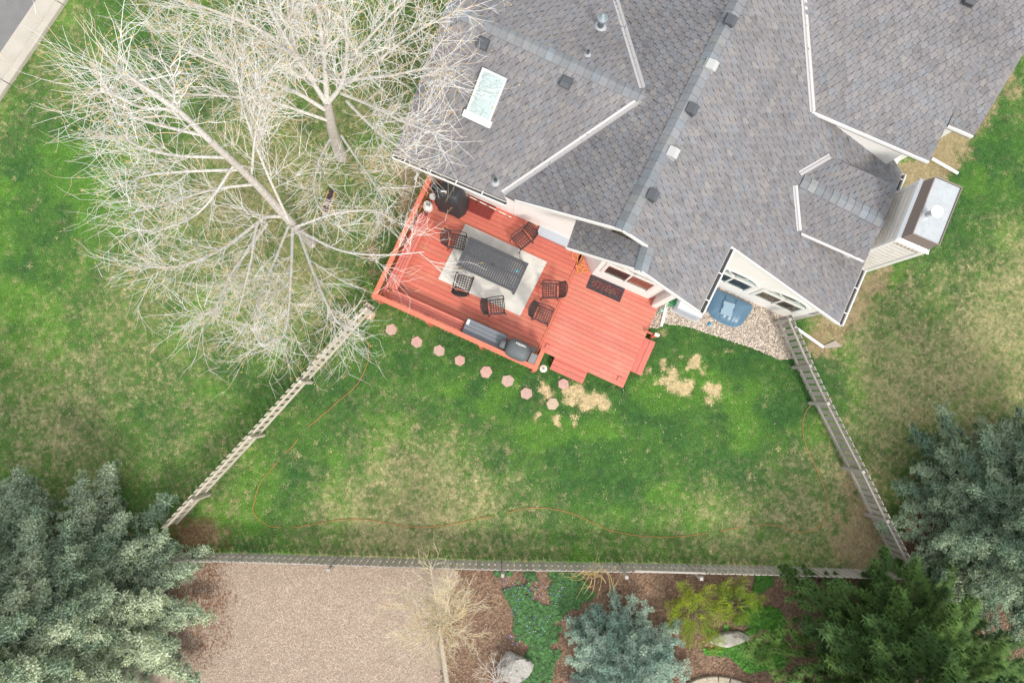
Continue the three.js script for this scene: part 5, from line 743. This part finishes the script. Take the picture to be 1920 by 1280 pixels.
function conifer(name, label, u, v, Ht, R, o) {
  const b = at(u, v, 0), g = group(name, label, 'tree', null, V(b.x, 0, b.z)); part('trunk', tube([V(0, 0, 0), V(.03, Ht * .5, .02), V(0, Ht * .97, 0)], o.tr ?? R * .05, .02, 8), M(lin(.16, .12, .10), .95), g);
  const ms = [], cs = [], br = [], tm = [], tc = []; const m = new THREE.Matrix4(), X = V(0, 0, 0); const put = (p, d, s, c) => { const dd = d.clone().normalize(), up = V(rr(-.25, .25), 1, rr(-.25, .25)), z = dd.clone().cross(up).normalize(), y = z.clone().cross(dd); m.makeBasis(dd.multiplyScalar(s), y.multiplyScalar(s), z.multiplyScalar(s)).setPosition(p); ms.push(m.clone()); cs.push(c); };
  const nl = Math.round(Ht / o.step); for (let i = 0; i < nl; i++) {
    const h = o.h0 + (Ht - o.h0) * i / nl, k = 1 - (h / Ht), len0 = R * Math.pow(k, o.pow ?? .85), nb = Math.max(4, Math.round(o.nb * (.45 + .55 * k)));
    for (let j = 0; j < nb; j++) {
      const az = j / nb * 6.283 + i * 1.1 + rr(-.25, .25), len = len0 * rr(.66, 1.08), dir = V(Math.cos(az), 0, Math.sin(az)), hh = h + rr(-.15, .15); const rise = o.rise ?? -.08;
      const f = t => V(dir.x * len * t, hh + len * (rise * t + (o.tipUp ?? .16) * t * t), dir.z * len * t); br.push(tube([f(0), f(.35), f(.7), f(1)], .012 + .012 * len * .5, .006, 4));
      const tone = rnd(), cB = o.colA.clone().lerp(o.colB, tone); const ns = Math.max(4, Math.round(len * o.dens));
      for (let q = 0; q < ns; q++) {
        const t = Math.pow(.12 + .88 * (q + rnd()) / ns, .75), p = f(t), d = f(Math.min(1, t + .05)).sub(f(t - .05)).normalize(), side = (q % 3) - 1; const wdt = len * (o.wide ?? .30) * (1.05 - t) * Math.abs(rr(.2, 1)); const sd = V(-dir.z, 0, dir.x).multiplyScalar(side);
        const dd = d.clone().addScaledVector(sd, rr(.5, 1.0)).add(V(0, rr(o.up0 ?? 0, o.up1 ?? .42), 0)); p.addScaledVector(sd, wdt).add(V(0, rr(-.05, .06), 0)); const kk = rr(.8, 1.2); if (o.tuft && q % 4) { const sc = o.s * rr(.75, 1.3); m.compose(p, new THREE.Quaternion().setFromUnitVectors(V(0, 1, 0), V(dd.x * .55, 1, dd.z * .55).normalize()).multiply(new THREE.Quaternion().setFromAxisAngle(V(0, 1, 0), rnd() * 6.28)), V(sc, sc, sc)); tm.push(m.clone()); tc.push(cB.clone().multiplyScalar(kk)); } else put(p, dd, o.s * rr(.75, 1.25), cB.clone().multiplyScalar(kk));
      }
    }
  }
  for (let k = 0; k < 5; k++) put(V(0, Ht - .1 * k, 0), V(rr(-.4, .4), 1, rr(-.4, .4)), o.s, o.colB.clone());
  part('branches', br, o.brMat ?? M(lin(.17, .13, .11), .95), g).userData.kind = 'stuff';
  const im = shadow(new THREE.InstancedMesh(o.spray, matNeedle, ms.length)); ms.forEach((q, i) => { im.setMatrixAt(i, q); im.setColorAt(i, cs[i]); }); im.name = 'crown'; im.userData.kind = 'stuff'; g.add(im); if (tm.length) { const t = shadow(new THREE.InstancedMesh(spruceTuft, matNeedle, tm.length)); tm.forEach((q, i) => { t.setMatrixAt(i, q); t.setColorAt(i, tc[i]); }); t.name = 'crown_tufts'; t.userData.kind = 'stuff'; g.add(t); }
}
const spruceTuft = (() => {     // upright tuft: a leader and a rosette of twigs bristling with needles
  const P = [], N = []; let s2 = 41; const r = () => { s2 = (s2 * 16807) % 2147483647; return s2 / 2147483647; };
  const brush = (o, d, len, k) => { const s = d.clone().cross(Math.abs(d.y) < .9 ? V(0, 1, 0) : V(1, 0, 0)).normalize(), t = s.clone().cross(d); for (let i = 0; i < k; i++) { const a = r() * 6.28, p = o.clone().addScaledVector(d, len * (i + r()) / k), out = s.clone().multiplyScalar(Math.cos(a)).addScaledVector(t, Math.sin(a)), tip = p.clone().addScaledVector(out, .034).addScaledVector(d, .026), w = d.clone().cross(out).normalize().multiplyScalar(.0075), a1 = p.clone().add(w), a2 = p.clone().sub(w), nn = out.clone().multiplyScalar(.45).add(V(0, .85, 0)).normalize(); const gn = a2.clone().sub(a1).cross(tip.clone().sub(a1)); P.push(...(gn.y < 0 ? [...a2, ...a1, ...tip] : [...a1, ...a2, ...tip])); for (let q = 0; q < 3; q++) N.push(...nn); } };
  brush(V(0, 0, 0), V(0, 1, 0), .10, 20); for (let i = 0; i < 7; i++) { const a = i * .9 + r() * .4; brush(V(0, .01 * (i % 3), 0), V(Math.cos(a), .35 + .45 * r(), Math.sin(a)).normalize(), .09 + .08 * r(), 22); }
  const g = new THREE.BufferGeometry(); g.setAttribute('position', new THREE.Float32BufferAttribute(P, 3)); g.setAttribute('normal', new THREE.Float32BufferAttribute(N, 3)); return g; })();
const spruceSpray = needleSpray(.26, 7, .042, .008, 24), pineSpray = (() => { const P = [], N = []; let s2 = 7; const r = () => { s2 = (s2 * 16807) % 2147483647; return s2 / 2147483647; }; for (let i = 0; i < 95; i++) { const a = r() * 6.28, e = -.15 + r() * 1.5, d = V(Math.cos(a) * Math.cos(e), Math.sin(e), Math.sin(a) * Math.cos(e)), w = perp2(d).multiplyScalar(.0068), o = V(-.08 + .12 * r(), .0, (r() - .5) * .03), L = .12 + .05 * r(); const a1 = o.clone().add(w), a2 = o.clone().sub(w), tip = o.clone().addScaledVector(d, L); const nn = d.clone().multiplyScalar(.4).add(V(0, .85, 0)).normalize(); const gn = a2.clone().sub(a1).cross(tip.clone().sub(a1)); P.push(...(gn.dot(nn) < 0 ? [...a2, ...a1, ...tip] : [...a1, ...a2, ...tip])); for (let q = 0; q < 3; q++) N.push(...nn); } const g = new THREE.BufferGeometry(); g.setAttribute('position', new THREE.Float32BufferAttribute(P, 3)); g.setAttribute('normal', new THREE.Float32BufferAttribute(N, 3)); return g; })();
function perp2(d) { const q = Math.abs(d.y) < .9 ? V(0, 1, 0) : V(1, 0, 0); return d.clone().cross(q).normalize(); }
const blueA = lin(.28, .41, .28), blueB = lin(.68, .78, .54), blueC = lin(.30, .47, .39), blueD = lin(.58, .74, .60);
conifer('blue_spruce', 'large blue-green spruce filling the corner beside the gravel yard', 156, 1134, 10, 4.4, { h0: .3, step: .34, nb: 19, dens: 22, s: 1.0, colA: blueA, colB: blueB, spray: spruceSpray, tuft: true });
conifer('blue_spruce', 'dark blue-green spruce standing beyond the right hand picket fence', 1842, 955, 8.5, 3.8, { h0: .3, step: .34, nb: 17, dens: 20, s: .95, colA: lin(.17, .29, .195), colB: lin(.48, .60, .40), spray: spruceSpray, tuft: true });
conifer('blue_spruce', 'small silvery blue spruce in the mulch bed behind the fence', 1168, 1226, 2.9, 1.95, { h0: .12, step: .22, nb: 13, dens: 22, s: .8, colA: blueC, colB: blueD, spray: spruceSpray, tuft: true });
conifer('pine_tree', 'dark green long needled pine at the corner where the fences meet', 1618, 1226, 6.5, 4.3, { h0: .6, step: .40, nb: 9, dens: 17, s: 1.25, wide: .62, rise: .02, tipUp: .12, colA: lin(.07, .155, .045), colB: lin(.125, .235, .045), spray: pineSpray, up0: -.05, up1: .4, brMat: M(lin(.30, .26, .23), .95) });
conifer('juniper_shrub', 'spreading yellow-green juniper shrub behind the back fence', 1296, 1136, .95, 1.05, { h0: .05, step: .17, nb: 7, dens: 10, s: .85, wide: .16, rise: .45, tipUp: .15, pow: .5, colA: lin(.22, .37, .03), colB: lin(.54, .64, .06), spray: needleSpray(.34, 8, .03, .006, 16), tr: .05 });
conifer('juniper_shrub', 'smaller yellow-green juniper right of the spreading one', 1372, 1122, .8, .75, { h0: .05, step: .15, nb: 6, dens: 10, s: .8, wide: .16, rise: .45, tipUp: .15, pow: .5, colA: lin(.20, .35, .03), colB: lin(.48, .60, .06), spray: needleSpray(.34, 8, .03, .006, 16), tr: .04 });
// groundcover, flowers, dry grass
const leafG = (() => { const g = new THREE.BufferGeometry(); const P = [], N = []; for (let k = 0; k < 5; k++) { const a = k * 1.256, d = V(Math.cos(a), .35, Math.sin(a)), s = V(-Math.sin(a), 0, Math.cos(a)).multiplyScalar(.22), m = d.clone().multiplyScalar(.5), t = d; P.push(0, 0, 0, ...m.clone().add(s), ...t, 0, 0, 0, ...t, ...m.clone().sub(s)); for (let q = 0; q < 6; q++) N.push(Math.cos(a) * -.2, .95, Math.sin(a) * -.2); } g.setAttribute('position', new THREE.Float32BufferAttribute(P, 3)); g.setAttribute('normal', new THREE.Float32BufferAttribute(N, 3)); return g; })();
const leafM = new THREE.MeshStandardMaterial({ color: 0xffffff, roughness: .6, side: THREE.DoubleSide });
const cover = (name, pg, n, s0, s1, col, label, cat, thr = .42) => scatter(name, leafG, leafM, n, poly(pg), (x, z) => fbm(x * 1.6, z * 1.6, 3, 55) + .2 * (vn(x * 7, z * 7, 5) - .5) < thr ? null : { y: rr(.01, .06), rot: [rr(-.4, .4), rnd() * 6, rr(-.4, .4)], s: Array(3).fill(rr(s0, s1)) }, col, label, cat);
cover('vinca_groundcover', [[925, 1070], [1090, 1073], [1120, 1120], [1080, 1190], [1040, 1240], [1030, 1290], [985, 1290], [958, 1230], [965, 1150]], 15000, .035, .075, () => { const k = rr(.4, 1.9); return lin(.05 * k, .14 * k, .036 * k); }, 'dark green leafy groundcover left of the small spruce', 'groundcover', .38);
cover('bright_groundcover', [[1395, 1120], [1440, 1100], [1470, 1160], [1470, 1250], [1400, 1260], [1370, 1230], [1320, 1225], [1318, 1180], [1380, 1165]], 9000, .04, .07, () => { const k = rr(.4, 1.6); return lin(.075 * k, .24 * k, .022 * k); }, 'bright green leafy groundcover around the long flat boulder', 'groundcover', .36);
cover('bright_groundcover', [[1418, 1068], [1446, 1070], [1450, 1105], [1412, 1112]], 900, .04, .07, () => { const k = rr(.6, 1.3); return lin(.06 * k, .20 * k, .02 * k); }, 'tuft of bright green leaves at the foot of the back fence', 'groundcover', .2);
scatter('blue_flowers', new THREE.IcosahedronGeometry(.5, 0), M(0xffffff, .7), 500, poly([[935, 1072], [1050, 1075], [1060, 1100], [1000, 1230], [950, 1240], [955, 1130]]), (x, z) => fbm(x * 2, z * 2, 2, 77) < .5 ? null : { y: .07, rot: [0, 0, 0], s: [.028, .014, .028] }, () => rnd() < .7 ? lin(.16, .20, .55) : lin(.6, .6, .65), 'tiny blue flowers dotted through the dark groundcover', 'flowers');
scatter('fallen_litter', new THREE.BoxGeometry(1, 1, 1), M(0xffffff, .9), 900, poly([[480, 600], [1560, 740], [1640, 1040], [360, 1030]]), (x, z) => rnd() < .55 * fbm(x * .6, z * .6, 2, 5) * 2 ? null : { y: .02, rot: [0, rnd() * 6, rr(-.3, .3)], s: [rr(.015, .06), .006, rr(.012, .02)] }, () => { const k = rr(.25, .55); return lin(k, k * .88, k * .66); }, 'scattered pale leaf litter on the back lawn', 'litter');
renderer.render(scene, camera);
